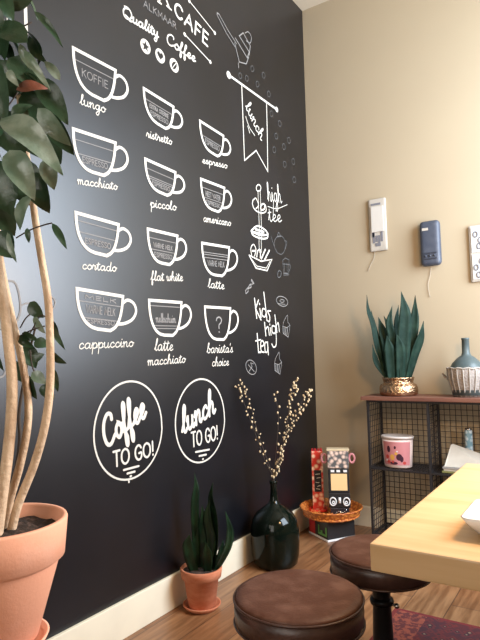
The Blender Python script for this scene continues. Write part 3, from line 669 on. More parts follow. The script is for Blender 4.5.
LV = [(28, 42, -6, 28, 27, 'd', 1.42, .04), (34, 11, 63, 46, 8, 'd', 1.55, .02), (20, 44, 31, 70, 9, 'p', 1.47, .02), (29, 36, 46, 64, 13, 'd', 1.5, .04), (24, 50, 50, 90, 9, 'p', 1.44, .0),
 (16, 90, 48, 87, 13, 'r', 1.46, .03), (8, 58, 42, 92, 26, 'd', 1.56, .03), (38, 78, 68, 124, 24, 'd', 1.52, .02), (2, 118, 62, 170, 30, 'p', 1.40, -.03), (10, 150, 34, 199, 28, 'p', 1.42, .0),
 (38, 108, 70, 146, 20, 'p', 1.46, .02), (42, 112, 74, 155, 22, 'd', 1.50, .02), (46, 158, 54, 190, 18, 'p', 1.47, .02), (36, 172, 48, 214, 24, 'd', 1.5, .03), (-4, 160, 10, 214, 40, 'd', 1.47, .0),
 (30, 195, 18, 230, 18, 'p', 1.46, .0), (12, 118, 32, 104, 14, 'd', 1.45, .02), (-4, 232, 12, 258, 28, 'd', 1.46, .0), (8, 232, 16, 263, 8, 'p', 1.45, .0), (52, 223, 67, 249, 8, 'd', 1.55, .02),
 (27, 228, 29, 243, 6, 'd', 1.55, .0), (0, 60, 20, 100, 34, 'd', 1.58, .04), (24, 90, 50, 135, 30, 'd', 1.6, .05), (0, 110, 24, 160, 34, 'd', 1.58, .03), (50, 120, 60, 165, 24, 'd', 1.58, .03), (14, 20, 2, 60, 34, 'd', 1.6, .03),
 (-10, 60, 6, 120, 34, 'd', 1.48, 0), (22, 120, 48, 160, 30, 'd', 1.6, .02), (-8, 190, 14, 236, 32, 'd', 1.6, .02), (20, 160, 42, 205, 28, 'd', 1.62, .02), (-12, -10, 14, 20, 26, 'd', 1.5, .02), (12, 12, 38, -12, 18, 'd', 1.55, .02), (-14, 10, 4, 30, 24, 'd', 1.5, 0),
 (60, 80, 44, 60, 10, 'p', 1.53, 0), (8, 70, 18, 86, 9, 'p', 1.44, 0), (16, 108, 30, 122, 13, 'p', 1.47, 0),
 # lower cluster
 (30, 302, 43, 318, 15, 'd', 1.62, .0), (34, 316, 45, 334, 9, 'p', 1.62, 0), (22, 333, 38, 340, 9, 'd', 1.62, 0), (50, 320, 59, 336, 7, 'd', 1.62, 0), (46, 317, 65, 350, 7, 'd', 1.6, 0), (18, 336, 34, 348, 9, 'd', 1.62, .0),
 (34, 342, 49, 346, 13, 'd', 1.61, 0), (24, 346, 36, 368, 18, 'd', 1.64, 0), (32, 360, 44, 354, 10, 'd', 1.6, 0), (52, 352, 66, 364, 9, 'd', 1.61, 0), (32, 372, 46, 384, 12, 'p', 1.6, 0), (52, 368, 58, 392, 8, 'd', 1.61, 0), (29, 376, 36, 400, 13, 'd', 1.63, 0), (50, 392, 52, 402, 9, 'p', 1.6, 0), (46, 384, 44, 398, 10, 'd', 1.63, 0), (14, 360, 24, 384, 12, 'd', 1.66, 0),
 (-6, 342, 3, 372, 8, 'd', 1.6, 0)]
for L_ in LV: fl(*L_, tilt=(random.uniform(-.5, .5), random.uniform(-.5, .3), random.uniform(-.2, .7)), fold=random.uniform(.1, .4), bend=random.uniform(.05, .18))
for k in range(70):   # the far side of the crown
    a = random.uniform(0, 2*PI); c = at_dist(-22+random.uniform(-45, 52), random.uniform(-40, 185), random.uniform(1.52, 1.76))
    d_ = Vector((math.cos(a), math.sin(a), -.9)).normalized()*random.uniform(.09, .13)
    if (c+d_).x > .05 and c.x > .05: leaf(bm_d, c, c+d_, random.uniform(.05, .075), Vector((random.uniform(-1, 1), random.uniform(-1, 1), .8)))
obj('foliage', bm_d, M_LEAF, fic, True)
o = obj('foliage', bm_p, M_LEAFP, fic, True); o['label'] = 'pale shiny leaves'
o = obj('foliage', bm_r, M_LEAFR, fic, True); o['label'] = 'withered red-brown leaf'
for P in ([(16, 238), (30, 230), (44, 225), (52, 223)], [(20, 328), (26, 318), (33, 312)], [(20, 336), (32, 330), (45, 326)], [(-2, 117), (8, 106), (18, 92)], [(22, 345), (32, 330), (40, 316), (46, 317)], [(24, 26), (32, 22)], [(30, 350), (32, 365), (36, 376)]):
    bm_t = new(); tube(bm_t, T3(P, [1.56 if P[0][1] < 300 else 1.62]*len(P)), .0022, 6, 4); obj('twig', bm_t, M_TWIG, fic, True)
# ------------------------------------------------------------------ small snake plant by the baseboard
sx, sy = .130, 2.275
sp = empty('potted_snake_plant', (sx, sy, 0), 'small dark snake plant in a terracotta pot on the floor against the chalkboard wall', 'potted plant')
bm = new(); lathe(bm, sx, sy, [(0, .002), (.078, .002), (.096, .022), (.0945, .026), (.088, .024), (.074, .010), (0, .010)], 40); obj('saucer', bm, M_TERRA2, sp, True)
bm = new(); lathe(bm, sx, sy, [(0, .011), (.064, .011), (.068, .015), (.088, .150), (.100, .154), (.106, .196), (.103, .200), (.096, .200), (.092, .180), (0, .178)], 48); obj('pot', bm, M_TERRA2, sp, True)
bm = new(); lathe(bm, sx, sy, [(0, .190), (.05, .187), (.093, .184)], 32); obj('soil', bm, M_SOIL, sp, True)
SDEP = (Vector((sx, sy, .2))-CAM).dot(F_)
def blades(parent, m_, spec, dep, zbase, k=4.0, ox=170, oy=460, cen=None):
    for pts, wpx, dz_, fx in spec:
        P = []
        for i, p in enumerate(pts):
            q = at_dist(ox+p[0]/k, oy+p[1]/k, dep+dz_*(.5+.5*i/(len(pts)-1))); P.append(q)
        P[0].z = zbase
        if cen:      # keep the foot of the leaf inside the pot mouth
            v = Vector((P[0].x-cen[0], P[0].y-cen[1])); 
            if v.length > cen[2]: v = v.normalized()*cen[2]; P[0].x = cen[0]+v.x; P[0].y = cen[1]+v.y
        bm = new(); blade(bm, P, wpx/k*dep/F_PX, TOCAM+Vector((fx, 0, 0))); obj('leaf', bm, m_, parent, True)
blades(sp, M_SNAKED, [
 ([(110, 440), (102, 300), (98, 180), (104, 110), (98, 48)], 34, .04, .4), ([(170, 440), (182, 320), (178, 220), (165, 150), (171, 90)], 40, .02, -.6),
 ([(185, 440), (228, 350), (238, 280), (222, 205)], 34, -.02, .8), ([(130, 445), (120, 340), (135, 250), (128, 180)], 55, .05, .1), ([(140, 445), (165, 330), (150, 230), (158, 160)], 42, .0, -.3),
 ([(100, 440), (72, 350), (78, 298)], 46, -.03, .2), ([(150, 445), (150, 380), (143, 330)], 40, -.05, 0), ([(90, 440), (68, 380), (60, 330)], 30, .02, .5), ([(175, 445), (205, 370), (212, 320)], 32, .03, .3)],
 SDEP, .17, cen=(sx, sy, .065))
# ------------------------------------------------------------------ demijohn with catkin branches
vx, vy = .168, 2.955
dj = empty('demijohn_vase', (vx, vy, 0), 'dark green glass demijohn standing on the floor holding catkin branches', 'vase')
prof = [(0, .004), (.115, .004), (.132, .02), (.143, .07), (.147, .14), (.146, .21), (.136, .265), (.110, .308), (.070, .338), (.036, .360), (.024, .385), (.020, .43), (.019, .475), (.023, .480), (.024, .492), (.021, .497), (.015, .496), (.014, .43), (.018, .39), (.026, .37), (0, .36)]
bm = new(); lathe(bm, vx, vy, prof, 56); obj('bottle_body', bm, M_GLASSG, dj, True)
VD = (Vector((vx, vy, .5))-CAM).dot(F_)
cat_me = bpy.data.meshes.new('catkin'); b_ = new(); ball(b_, (0, 0, 0), .0056, 1, 1, 1.35, 8, 6); b_.to_mesh(cat_me); b_.free(); cat_me.materials.append(M_CATKIN)
for p in cat_me.polygons: p.use_smooth = True
BR = [([(265, 560), (210, 420), (150, 250), (100, 120), (60, 70)], 'longest catkin branch leaning left'), ([(255, 555), (190, 330), (155, 200), (125, 110), (98, 45)], 'catkin branch leaning left, just inside the outermost one'),
      ([(265, 555), (272, 360), (280, 230), (272, 150), (265, 105)], 'short upright catkin branch in the middle of the demijohn'), ([(265, 555), (300, 400), (330, 190), (350, 90), (365, 42)], 'tallest catkin branch right of the middle'),
      ([(262, 560), (280, 480), (310, 330), (340, 160), (375, 75)], 'thickly budded catkin branch between the tall and right-leaning ones'), ([(270, 555), (295, 410), (320, 300), (370, 200), (410, 120), (440, 95)], 'catkin branch leaning furthest right over the wall corner'),
      ([(266, 560), (300, 370), (360, 245), (400, 180), (435, 120)], 'catkin branch leaning right below the rightmost one')]
for bi, (pts, lab) in enumerate(BR):
    dd = [0, .03, -.03, .05, -.02, .04, -.05][bi]
    P = [Vector((vx+.004*math.cos(bi), vy+.004*math.sin(bi), .39))]+[at_dist(220+p[0]/4.8, 370+p[1]/4.8, VD+dd*i/len(pts)) for i, p in enumerate(pts)]
    P[1] = Vector((vx+.006*math.cos(bi), vy+.006*math.sin(bi), .50))
    for q in P: q.x = max(q.x, .02)
    br = empty('catkin_branch', P[0], lab+' in the demijohn' if 'demijohn' not in lab else lab, 'branch', 'catkin branches in the demijohn')
    bm = new(); C_ = catmull(P, 8); tube(bm, C_, [.0028-.0018*i/len(C_) for i in range(len(C_))], 6); obj('stem', bm, M_TWIG, br, True)
    n = [24, 22, 12, 28, 32, 30, 28][bi]
    for k in range(n):
        q = (.24+.76*(k+random.uniform(.1, .9))/n)*(len(C_)-1); i = min(int(q), len(C_)-2); c = C_[i].lerp(C_[i+1], q-i)
        a = random.uniform(0, 2*PI); off = Vector((math.cos(a)*.012, math.sin(a)*.012, .004))
        o = bpy.data.objects.new('catkin', cat_me); COL.objects.link(o); o.parent = br; o.location = c+off-P[0]
        o.location.x = max(o.location.x, .012-P[0].x); o.rotation_euler = (random.uniform(-.6, .6), random.uniform(-.6, .6), 0); s_ = random.uniform(.75, 1.25); o.scale = (s_, s_, s_)
# ------------------------------------------------------------------ gift basket in the corner
gx, gy = .238, 3.62
gb = empty('gift_box', (gx, gy, 0), 'low red and black cardboard box with green print under the orange basket', 'box')
rot = Matrix.Rotation(math.radians(-32), 3, 'Z')
obj('box_body', box(new(), gx-.115, gx+.115, gy-.11, gy+.11, .014, .131, .004, rot), M_BLACK, gb)
obj('base_edge', box(new(), gx-.12, gx+.12, gy-.115, gy+.115, .001, .014, .003, rot), M_WHITE, gb)
def rp(x, y, z): v = rot @ Vector((x, y, 0)); return Vector((gx+v.x, gy+v.y, z))
def rbox(bm, x0, x1, y0, y1, z0, z1):
    vs = [bm.verts.new(rp(x, y, z)) for z in (z0, z1) for x, y in ((x0, y0), (x1, y0), (x1, y1), (x0, y1))]
    for f in ((0, 1, 2, 3), (4, 5, 6, 7), (0, 1, 5, 4), (1, 2, 6, 5), (2, 3, 7, 6), (3, 0, 4, 7)): bm.faces.new([vs[i] for i in f])
bm = new(); rbox(bm, -.114, -.04, -.1115, -.109, .015, .125); obj('red_panel', bm, M_RED, gb)
bm = new()
for a in ((.0, .012, .03, .09), (.09, .102, .03, .09), (.012, .09, .03, .042), (.03, .05, .042, .06)): rbox(bm, a[0], a[1], -.1125, -.109, a[2], a[3])
obj('green_print', bm, M_GREEN, gb)
bz = .1325
bk = empty('basket', (gx, gy, bz), 'shallow round orange woven basket on the low box in the corner', 'basket')
bm = new(); lathe(bm, gx, gy, [(0, bz), (.17, bz), (.185, bz+.012), (.207, bz+.055), (.211, bz+.065), (.205, bz+.067), (.197, bz+.058), (.178, bz+.02), (.165, bz+.012), (0, bz+.010)], 64)
obj('basket_body', bm, M_BASKET, bk, True)
for z, r in ((bz+.062, .2085), (bz+.013, .187)):
    bm = new(); tube(bm, [(gx+(r+.004*(i % 2))*math.cos(2*PI*i/72), gy+(r+.004*(i % 2))*math.sin(2*PI*i/72), z+.002*(i % 3)) for i in range(72)], .006, 6, closed=True); obj('braided_rim', bm, M_BASKET, bk, True)
fz = bz+.0115
fill = new()
for k in range(400):
    a = random.uniform(0, 2*PI); r = .15*math.sqrt(random.random()); x, y = gx+r*math.cos(a), gy+r*math.sin(a); b1 = random.uniform(0, 2*PI)
    if (abs(x-.125) < .10 and abs(y-3.655) < .09) or (abs(x-.300) < .105 and abs(y-3.625) < .09): continue
    tube(fill, [(x, y, fz+.004), (x+.02*math.cos(b1), y+.02*math.sin(b1), fz+.012+.02*random.random()), (x+.04*math.cos(b1+.7), y+.04*math.sin(b1+.7), fz+.006)], .0016, 4, 3)
tag(obj('shredded_paper', fill, mat('orange_shred', (.75, .26, .06), .6)), 'orange shredded paper filling the basket', 'packing paper', None, 'stuff')
def face_cam(px_, py_):    # turns an item in the basket toward the middle of the room
    d = Vector((1.9-px_, 0.2-py_, 0)); return math.atan2(d.x, -d.y)
# tall red box
p = on_depth(313.5, 500, 3.60); tx, ty = .125, 3.655
hx, hy = .300, 3.625
rt = empty('tall_gift_box', (tx, ty, fz), 'tall narrow red floral gift box standing at the left of the basket', 'box')
ro = Matrix.Rotation(face_cam(tx, ty), 3, 'Z')
def lbox(bm, c, ro, x0, x1, y0, y1, z0, z1, bev=0):
    if c == (hx, hy): x0, x1 = x0*1.17, x1*1.17
    b = bmesh.new(); box(b, x0, x1, y0, y1, z0, z1, bev)
    for v in b.verts: v.co = Vector((c[0], c[1], 0)) + ro @ v.co
    merge(bm, b); return bm
c = (tx, ty)
obj('box_body', lbox(new(), c, ro, -.04, .04, -.035, .035, fz+.001, fz+.422, .004), M_REDPAT, rt)
lb_ = obj('label_plate', lbox(new(), c, ro, -.024, .026, -.0375, -.0352, fz+.14, fz+.29), M_BLACK, rt)
bm = new()
for z, x0, x1 in ((.262, -.016, .018), (.235, -.008, .020), (.208, -.016, .010), (.18, -.004, .018), (.16, -.014, .014)):
    tube(bm, [tuple(Vector((*c, 0))+ro @ Vector((x, -.038, fz+z+.004*math.sin(x*400)))) for x in (x0, (x0+x1)/2, x1)], .0025, 5, 3)
obj('lettering', bm, M_CHALK, lb_)
bm = new()
for x in (-.03, -.01, .012, .03): lbox(bm, c, ro, x-.007, x+.007, -.03, .03, fz+.422, fz+.435+.004*math.sin(x*300))
obj('crimped_top', bm, M_RED, rt)
bm = new(); tube(bm, [tuple(Vector((*c, 0))+ro @ Vector((x, y, fz+.012))) for x, y in ((-.05, -.045), (0, -.052), (.05, -.045), (.05, .04), (0, .045), (-.05, .04))], .009, 8, 3, True); obj('red_ribbon', bm, mat('red_ribbon', (.75, .03, .02), .35), rt, True)
# stack of gift items shaped like a figure: base, box with two round windows, cream box, tin
hx, hy = .300, 3.625
ro = Matrix.Rotation(face_cam(hx, hy), 3, 'Z'); c = (hx, hy); z = fz+.001
def item(name, label, cat, parts, z0):
    e = empty(name, (hx, hy, z0), label, cat)
    for (pn, bm, m_, sm) in parts: obj(pn, bm, m_, e, sm)
    return e
bm = new(); lbox(bm, c, ro, -.055, .055, -.045, .045, z, z+.058, .006)
b2 = new(); tube(b2, [tuple(Vector((*c, 0))+ro @ Vector((x, -.047, z+h))) for x, h in ((-.04, .012), (-.01, .035), (.02, .028), (.045, .048))], .003, 6, 4)
item('sweets_box', 'dark wrapped packet with a silvery ribbon at the bottom of the right-hand gift stack', 'packet', [('packet_body', bm, mat('dark_foil', (.035, .03, .035), .25, .3, bump=(30, .6)), False), ('ribbon', b2, M_STEEL, True)], z)
z += .059
bm = new(); lbox(bm, c, ro, -.062, .062, -.045, .045, z, z+.098, .004)
rg, ey = new(), new()
def ring_at(b, x, zz, r, y=-.0475, t=.005): tube(b, [tuple(Vector((*c, 0))+ro @ Vector((1.17*x+r*math.cos(2*PI*i/20), y, zz+1.25*r*math.sin(2*PI*i/20)))) for i in range(20)], t, 6, closed=True)
r1, r2 = new(), new(); ring_at(r1, -.038, z+.042, .021); ring_at(r2, .040, z+.042, .021)
ring_at(ey, -.036, z+.036, .007, -.047, .004); ring_at(ey, .038, z+.036, .007, -.047, .004); lbox(ey, c, ro, -.006, .008, -.0475, -.045, z+.03, z+.07)
item('round_window_box', 'black box with two white ringed round windows in the right-hand gift stack', 'box', [('box_body', bm, M_BLACK, False), ('window_ring', r1, M_WHITE, True), ('window_ring', r2, M_WHITE, True), ('white_print', ey, M_WHITE, True)], z)
z += .0985
bm = new(); lbox(bm, c, ro, -.060, .060, -.042, .042, z, z+.165, .004)
b2 = new(); lbox(b2, c, ro, -.046, .048, -.0445, -.0422, z+.018, z+.130, 0)
b3 = new()
for x in (-.045, -.012, .028): lbox(b3, c, ro, x, x+.021, -.0445, -.0422, z+.141, z+.156)
item('film_strip_box', 'black box with plain cream front and white squares along its top', 'box', [('box_body', bm, M_BLACK, False), ('front_panel', b2, M_CREAMBOX, False), ('white_square', b3, M_WHITE, False)], z)
z += .1655
bm = new(); lbox(bm, c, ro, -.062, .062, -.04, .04, z, z+.118, .006)
b2 = new(); lbox(b2, c, ro, -.066, .066, -.043, .043, z+.1182, z+.13, .004)
bh = []
for s_ in (-1, 1):
    b3 = new(); bh.append(b3); ctr = Vector((*c, 0))+ro @ Vector((s_*.095, 0, z+.062)); tube(b3, [ctr+(ro @ Vector((.018*math.cos(2*PI*i/16), 0, .030*math.sin(2*PI*i/16)))) for i in range(16)], .008, 8, closed=True)
item('printed_tin', 'colourful printed tin with pink bow handles on top of the right-hand gift stack', 'tin', [('tin_body', bm, M_CANDY, False), ('lid', b2, mat('cream_lid', (.62, .50, .32), .5), False), ('bow_handle', bh[0], M_PINK, True), ('bow_handle', bh[1], M_PINK, True)], z)
# ------------------------------------------------------------------ console shelf
KX0, KX1, KY0, KY1 = .528, 1.98, 3.63, ROOM_D-.025
KT = .935
ks = empty('wire_console', ((KX0+KX1)/2, (KY0+KY1)/2, 0), 'black wire mesh console shelf with a reddish wooden top against the back wall', 'shelf')
obj('wooden_top', box(new(), KX0-.04, KX1+.04, KY0-.02, KY1+.004, KT, KT+.026, .003), M_DARKWOOD, ks)
post_x = [KX0, .925, 1.45, KX1]
for x in post_x:
    for y in (KY0, KY1-.014):
        bm = new(); box(bm, x-.007, x+.007, y, y+.014, .0, KT); obj('post', bm, M_WIRE, ks)
for z in (.045, .475, KT-.014):
    for y in (KY0+.001, KY1-.013):
        bm = new(); box(bm, KX0, KX1, y, y+.011, z, z+.011); obj('rail', bm, M_WIRE, ks)
    for x in post_x:
        bm = new(); box(bm, x-.0055, x+.0055, KY0+.012, KY1-.012, z, z+.011); obj('side_rail', bm, M_WIRE, ks)
def mesh_panel(name, axis, pos, a0, a1, b0, b1, step=.036, r=.0017):
    bm = new(); n = int((a1-a0)/step); 
    for i in range(n+1):
        a = a0+(a1-a0)*i/n
        if axis == 'y': box(bm, a-r, a+r, pos-r, pos+r, b0, b1)
        elif axis == 'x': box(bm, pos-r, pos+r, a-r, a+r, b0, b1)
        else: box(bm, a-r, a+r, b0, b1, pos-r, pos+r)
    n = int((b1-b0)/step)
    for i in range(n+1):
        b = b0+(b1-b0)*i/n
        if axis == 'y': box(bm, a0, a1, pos-r*2.2, pos-r*.2, b-r, b+r)
        elif axis == 'x': box(bm, pos-r*2.2, pos-r*.2, a0, a1, b-r, b+r)
        else: box(bm, a0, a1, b-r, b+r, pos-r*2.2, pos-r*.2)
    return obj(name, bm, M_WIRE, ks)
mesh_panel('back_mesh', 'y', KY1-.006, KX0, KX1, .05, KT)
for x in post_x: mesh_panel('side_mesh' if x in (KX0, KX1) else 'divider_mesh', 'x', x, KY0+.01, KY1-.01, .05, KT)
mesh_panel('shelf_mesh', 'z', .484, KX0, KX1, KY0+.01, KY1-.01, .02, .0016)
mesh_panel('shelf_mesh', 'z', .054, KX0, KX1, KY0+.01, KY1-.01, .02, .0016)
SHZ = .4875; TOPZ = KT+.0265
# snake plant in brass pot on the console
bx, by = .705, 3.76
bp_ = empty('potted_snake_plant', (bx, by, TOPZ), 'large snake plant in a hammered brass bowl on top of the console', 'potted plant')
bm = new(); lathe(bm, bx, by, [(0, TOPZ), (.112, TOPZ), (.124, TOPZ+.008), (.128, TOPZ+.03), (.126, TOPZ+.055), (.118, TOPZ+.075), (.100, TOPZ+.082), (.098, TOPZ+.09), (.104, TOPZ+.112), (.108, TOPZ+.122), (.103, TOPZ+.124), (.094, TOPZ+.112), (.09, TOPZ+.10), (0, TOPZ+.10)], 56)
obj('pot', bm, M_BRASS, bp_, True)
bm = new(); lathe(bm, bx, by, [(0, TOPZ+.110), (.05, TOPZ+.108), (.09, TOPZ+.105)], 32); obj('soil', bm, M_SOIL, bp_, True)
BD = (Vector((bx, by, 1.2))-CAM).dot(F_)
blades(bp_, M_SNAKE, [
 ([(150, 490), (128, 450), (108, 400), (97, 330)], 34, .0, .3), ([(150, 490), (125, 360), (98, 220), (72, 140), (66, 55)], 34, .02, .5), ([(165, 490), (130, 330), (100, 220), (90, 140)], 34, .04, .2),
 ([(190, 490), (172, 340), (150, 250), (130, 178)], 52, .03, .0), ([(215, 490), (205, 300), (190, 210), (207, 115)], 46, -.02, -.2), ([(235, 490), (225, 360), (190, 250), (160, 170)], 44, .05, .1),
 ([(270, 490), (268, 300), (275, 160), (257, 35)], 78, -.04, .1), ([(298, 490), (318, 300), (332, 180), (335, 55)], 54, .0, -.3), ([(310, 490), (330, 380), (362, 290), (382, 200)], 54, -.03, .5),
 ([(230, 490), (235, 300), (230, 200), (243, 110)], 36, .06, .1), ([(200, 490), (190, 380), (178, 280)], 60, -.05, 0), ([(245, 490), (250, 370), (232, 270)], 56, -.06, .1), ([(310, 490), (325, 400), (350, 330)], 40, .03, .1)],
 BD, TOPZ+.10, k=5.565, ox=355, oy=285, cen=(bx, by, .06))
# wicker demijohn on the console
ex, ey_ = 1.150, 3.76; z = TOPZ
wd = empty('wicker_demijohn', (ex, ey_, z), 'blue-grey glass demijohn in a whitewashed wicker jacket on the console', 'bottle')
bm = new(); lathe(bm, ex, ey_, [(.0, z+.012), (.095, z+.012), (.100, z+.16), (.098, z+.19), (.085, z+.215), (.055, z+.245), (.030, z+.262), (.024, z+.28), (.0225, z+.36), (.025, z+.362), (.025, z+.372), (.018, z+.373), (.017, z+.3), (0, z+.3)], 48); obj('glass_bottle', bm, M_GLASSBLUE, wd, True)
bm = new(); lathe(bm, ex, ey_, [(0, z), (.078, z), (.085, z+.01), (.104, z+.07), (.116, z+.13), (.118, z+.175), (.112, z+.18), (.104, z+.172), (.100, z+.13), (.09, z+.02), (0, z+.012)], 56); jk = obj('wicker_jacket', bm, M_WICKER, wd, True)
for i in range(20):
    a = 2*PI*i/20; bm = new()
    tube(bm, [(ex+r*math.cos(a), ey_+r*math.sin(a), z+h) for r, h in ((.084, .004), (.1055, .07), (.118, .13), (.1195, .178))], .0036, 6, 3); obj('wicker_rib', bm, M_STRAP, jk, True)
bm = new(); tube(bm, [(ex+(.117+.003*math.sin(i*2.1))*math.cos(2*PI*i/48), ey_+(.117+.003*math.sin(i*2.1))*math.sin(2*PI*i/48), z+.181+.003*math.sin(i*1.7)) for i in range(48)], .006, 6, closed=True); obj('wicker_edge', bm, M_STRAP, jk, True)
for s_ in (-1, 1):
    bm = new(); tube(bm, [(ex+s_*.116, ey_-.02, z+.11), (ex+s_*.137, ey_-.02, z+.125), (ex+s_*.150, ey_-.005, z+.145), (ex+s_*.148, ey_+.012, z+.14), (ex+s_*.130, ey_+.02, z+.12), (ex+s_*.116, ey_+.02, z+.12)], .0045, 8, 4); obj('handle', bm, M_WICKER, wd, True)
# ice cream tub on the middle shelf
ux, uy = .688, 3.735; z = SHZ+.0008
tub = empty('printed_tub', (ux, uy, z), 'pink and white printed tub with fruit pictures on the middle shelf', 'tub')
def oval(bm, prof, n=48, ecc=.72): return lathe(bm, ux, uy, prof, n, 1, ecc)
bm = new(); oval(bm, [(0, z), (.086, z), (.092, z+.005), (.104, z+.19), (.100, z+.19), (.089, z+.01), (0, z+.008)]); obj('tub_body', bm, M_TUB, tub, True)
bm = new(); oval(bm, [(0, z+.1905), (.104, z+.1905), (.109, z+.188), (.110, z+.203), (.104, z+.207), (.092, z+.203), (0, z+.203)]); obj('lid', bm, mat('white_lid', (.72, .66, .62), .4), tub, True)
def patch(bm, a0, a1, h0, h1, out=.0012, rnd=False, n=14):
    vs = []
    if rnd:
        ac, hc, ra, rh = (a0+a1)/2, (h0+h1)/2, (a1-a0)/2, (h1-h0)/2
        pts = [(ac+ra*math.cos(2*PI*i/n), hc+rh*math.sin(2*PI*i/n)) for i in range(n)]
        def P_(a, h): r = .092+.012*(h/.19)+out; return (ux+r*math.cos(a), uy+.72*r*math.sin(a), z+h)
        cvt = bm.verts.new(P_(ac, hc)); vs = [bm.verts.new(P_(*q)) for q in pts]
        for i in range(n): bm.faces.new((cvt, vs[i], vs[(i+1) % n]))
    else:
        def P_(a, h): r = .092+.012*(h/.19)+out; return (ux+r*math.cos(a), uy+.72*r*math.sin(a), z+h)
        g = [[bm.verts.new(P_(a0+(a1-a0)*i/n, h)) for i in range(n+1)] for h in (h0, (h0+h1)/2, h1)]
        for r_ in (0, 1):
            for i in range(n): bm.faces.new((g[r_][i], g[r_][i+1], g[r_+1][i+1], g[r_+1][i]))
A0 = math.radians(-90)
bm = new(); patch(bm, A0-.9, A0+1.15, .02, .172); lbl = obj('printed_label', bm, M_PINK, tub, True)
for spec_, m_ in (([(-.62, -.38, .10, .145), (-.12, .02, .125, .145), (.0, .42, .05, .095), (.25, .5, .04, .08), (-.45, .1, .022, .042)], M_PURPLE), ([(-.42, -.1, .05, .09), (-.1, .1, .085, .105)], M_YELLOW), ([(-.78, -.5, .06, .085), (-.7, -.4, .03, .05), (.45, .7, .025, .045), (-.3, -.15, .032, .05)], mat('red_fruit_print', (.55, .06, .05), .5)), ([(-.8, -.62, .04, .055), (.02, .14, .105, .115)], M_WHITE)):
    for a in spec_:
        bm = new(); patch(bm, A0+a[0]+.1, A0+a[1]+.1, a[2], a[3], .0018+random.random()*.0006, True); obj('fruit_print', bm, m_, lbl, True)
# magazines and leaflets on the middle shelf
for i, (w0, m_, lab) in enumerate(((0, mat('olive_cover', (.22, .22, .08), .6), 'olive covered magazine at the bottom of the pile on the middle shelf'), (.01, M_PAPER, 'pale magazine lying on the olive one on the middle shelf'), (.004, mat('grey_cover', (.35, .34, .33), .6), 'grey magazine on top of the pile on the middle shelf'))):
    z = SHZ+.001+i*.0125; mg = empty('magazine', (1.12, 3.77, z), lab, 'magazine', 'magazines on the middle shelf')
    obj('cover', box(new(), .99+w0, 1.25+w0, 3.655+w0*.5, 3.87, z, z+.0115, .001), m_, mg)
z = SHZ+.001+3*.0125
lf = empty('leaflet_stack', (1.1, 3.75, z), 'tilted stack of pale leaflets leaning up on the magazines', 'leaflets')
bm = new()
for i in range(4):
    o_ = i*.0035
    q = [(1.005+o_, 3.66+o_, z+.001+o_*.4), (1.26+o_, 3.66+o_, z+.001+o_*.4), (1.27+o_, 3.80+o_, z+.04+o_*.4), (1.02+o_, 3.80+o_, z+.118+o_*.4)]
    vs = [bm.verts.new(p) for p in q]+[bm.verts.new((p[0], p[1]+.003, p[2]-.0)) for p in q]
    for f in ((0, 1, 2, 3), (7, 6, 5, 4), (0, 4, 5, 1), (1, 5, 6, 2), (2, 6, 7, 3), (3, 7, 4, 0)): bm.faces.new([vs[k] for k in f])
obj('sheets', bm, M_PAPER, lf)
cx2, cy2 = 1.215, 3.855+.02; cy2 = 3.868
z = SHZ+.001
cx2 = 1.30; cy2 = 3.70
cx2 = on_depth(469, 450, 3.84).x; cy2 = 3.85
cn = empty('slim_can', (cx2+.0, cy2-.0, SHZ+.001+3*.0125), 'slim blue and silver patterned can standing upright on the middle shelf', 'can')
z = SHZ+.001+3*.0125
bm = new(); lathe(bm, cx2, cy2, [(0, z), (.022, z), (.024, z+.004), (.024, z+.205), (.021, z+.212), (0, z+.212)], 28); obj('can_body', bm, M_CANPAT, cn, True)
bm = new(); lathe(bm, cx2, cy2, [(0, z+.2125), (.0215, z+.2125), (.0215, z+.222), (0, z+.223)], 28); obj('lid', bm, M_STEEL, cn, True)
# ------------------------------------------------------------------ objects on the back wall
YW = ROOM_D
def wx(x, y): p = on_depth(x, y, YW-.02); return p.x, p.z
def string(parent, pts, r=.0018):
    bm = new(); P = [Vector((on_depth(x, y, YW-.006).x, YW-.006, on_depth(x, y, YW-.006).z)) for x, y in pts]; tube(bm, P, r, 6, 4); obj('cord', bm, M_STRING, parent, True)
pl = empty('wall_plaque', (.557, YW, 2.0), 'cream rectangular plaque with a grey sketch hung nearest the chalkboard wall', 'wall ornament')
obj('board', box(new(), .492, .622, YW-.022, YW-.001, 1.995, 2.385, .012), M_LINEN, pl)
bm = new(); box(bm, .510, .606, YW-.030, YW-.0225, 2.135, 2.325, .004); pn = obj('paper_panel', bm, mat('pale_paper', (.56, .53, .48), .8), pl)
bm = new(); box(bm, .515, .590, YW-.0315, YW-.0302, 2.335-.028, 2.322, .0003) if 0 else None
box(bm, .512, .585, YW-.0245, YW-.0222, 2.335, 2.35)
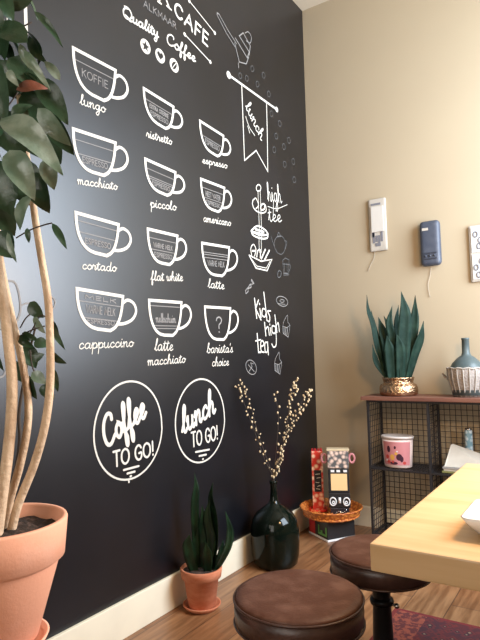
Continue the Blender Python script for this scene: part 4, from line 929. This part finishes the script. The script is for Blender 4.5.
for i in range(4): box(bm, .517+i*.02, .533+i*.02, YW-.0245, YW-.0222, 2.055+(i % 2)*.008, 2.11+.025*((i*2) % 3 == 0))
box(bm, .535, .575, YW-.0245, YW-.0222, 2.03, 2.055); box(bm, .513, .53, YW-.0245, YW-.0222, 2.1, 2.15)
obj('grey_sketch', bm, M_GREY, pl)
string(pl, [(375, 250), (374, 258), (371, 264), (368, 271)])
gr = empty('wall_grinder', (.93, YW, 1.85), 'navy blue rounded box with a pale bar hung in the middle of the back wall', 'wall ornament')
obj('body', box(new(), .862, .998, YW-.065, YW-.001, 1.842, 2.155, .034, seg=5), M_NAVY, gr, True)
obj('pale_bar', box(new(), .884, .925, YW-.0675, YW-.064, 2.085, 2.103, .001), M_LINEN, gr)  # small pale bar on the upper front of the navy body
bm = new(); box(bm, .885, .975, YW-.072, YW-.064, 1.885, 1.892); box(bm, .885, .975, YW-.072, YW-.064, 1.925, 1.93)
for x in (.90, .93, .96): ball(bm, (x, YW-.066, 1.908), .008)
obj('lower_trim', bm, mat('dark_trim', (.03, .035, .05), .4), gr)
string(gr, [(431, 267), (430, 276), (428, 285), (430, 297)])
p3 = empty('wall_plaque', (1.25, YW, 1.7), 'white two-part plaque hung at the right edge of the photograph', 'wall ornament')
obj('board', box(new(), 1.176, 1.32, YW-.022, YW-.001, 1.705, 2.085, .012), M_LINEN, p3)
bm = new(); box(bm, 1.19, 1.306, YW-.027, YW-.0222, 1.9, 2.07, .003); box(bm, 1.19, 1.306, YW-.027, YW-.0222, 1.72, 1.885, .003); pp = obj('picture_panel', bm, mat('white_tile', (.52, .52, .50), .6), p3)
bm = new()
for (x, z) in ((1.22, 2.02), (1.25, 1.98), (1.28, 2.01), (1.24, 1.94), (1.215, 1.80), (1.25, 1.84), (1.28, 1.78), (1.23, 1.75)):
    tube(bm, [(x+.013*math.cos(2*PI*i/10), YW-.0275, z+.018*math.sin(2*PI*i/10)) for i in range(10)], .0045, 5, closed=True)
obj('grey_motif', bm, M_GREY, pp)
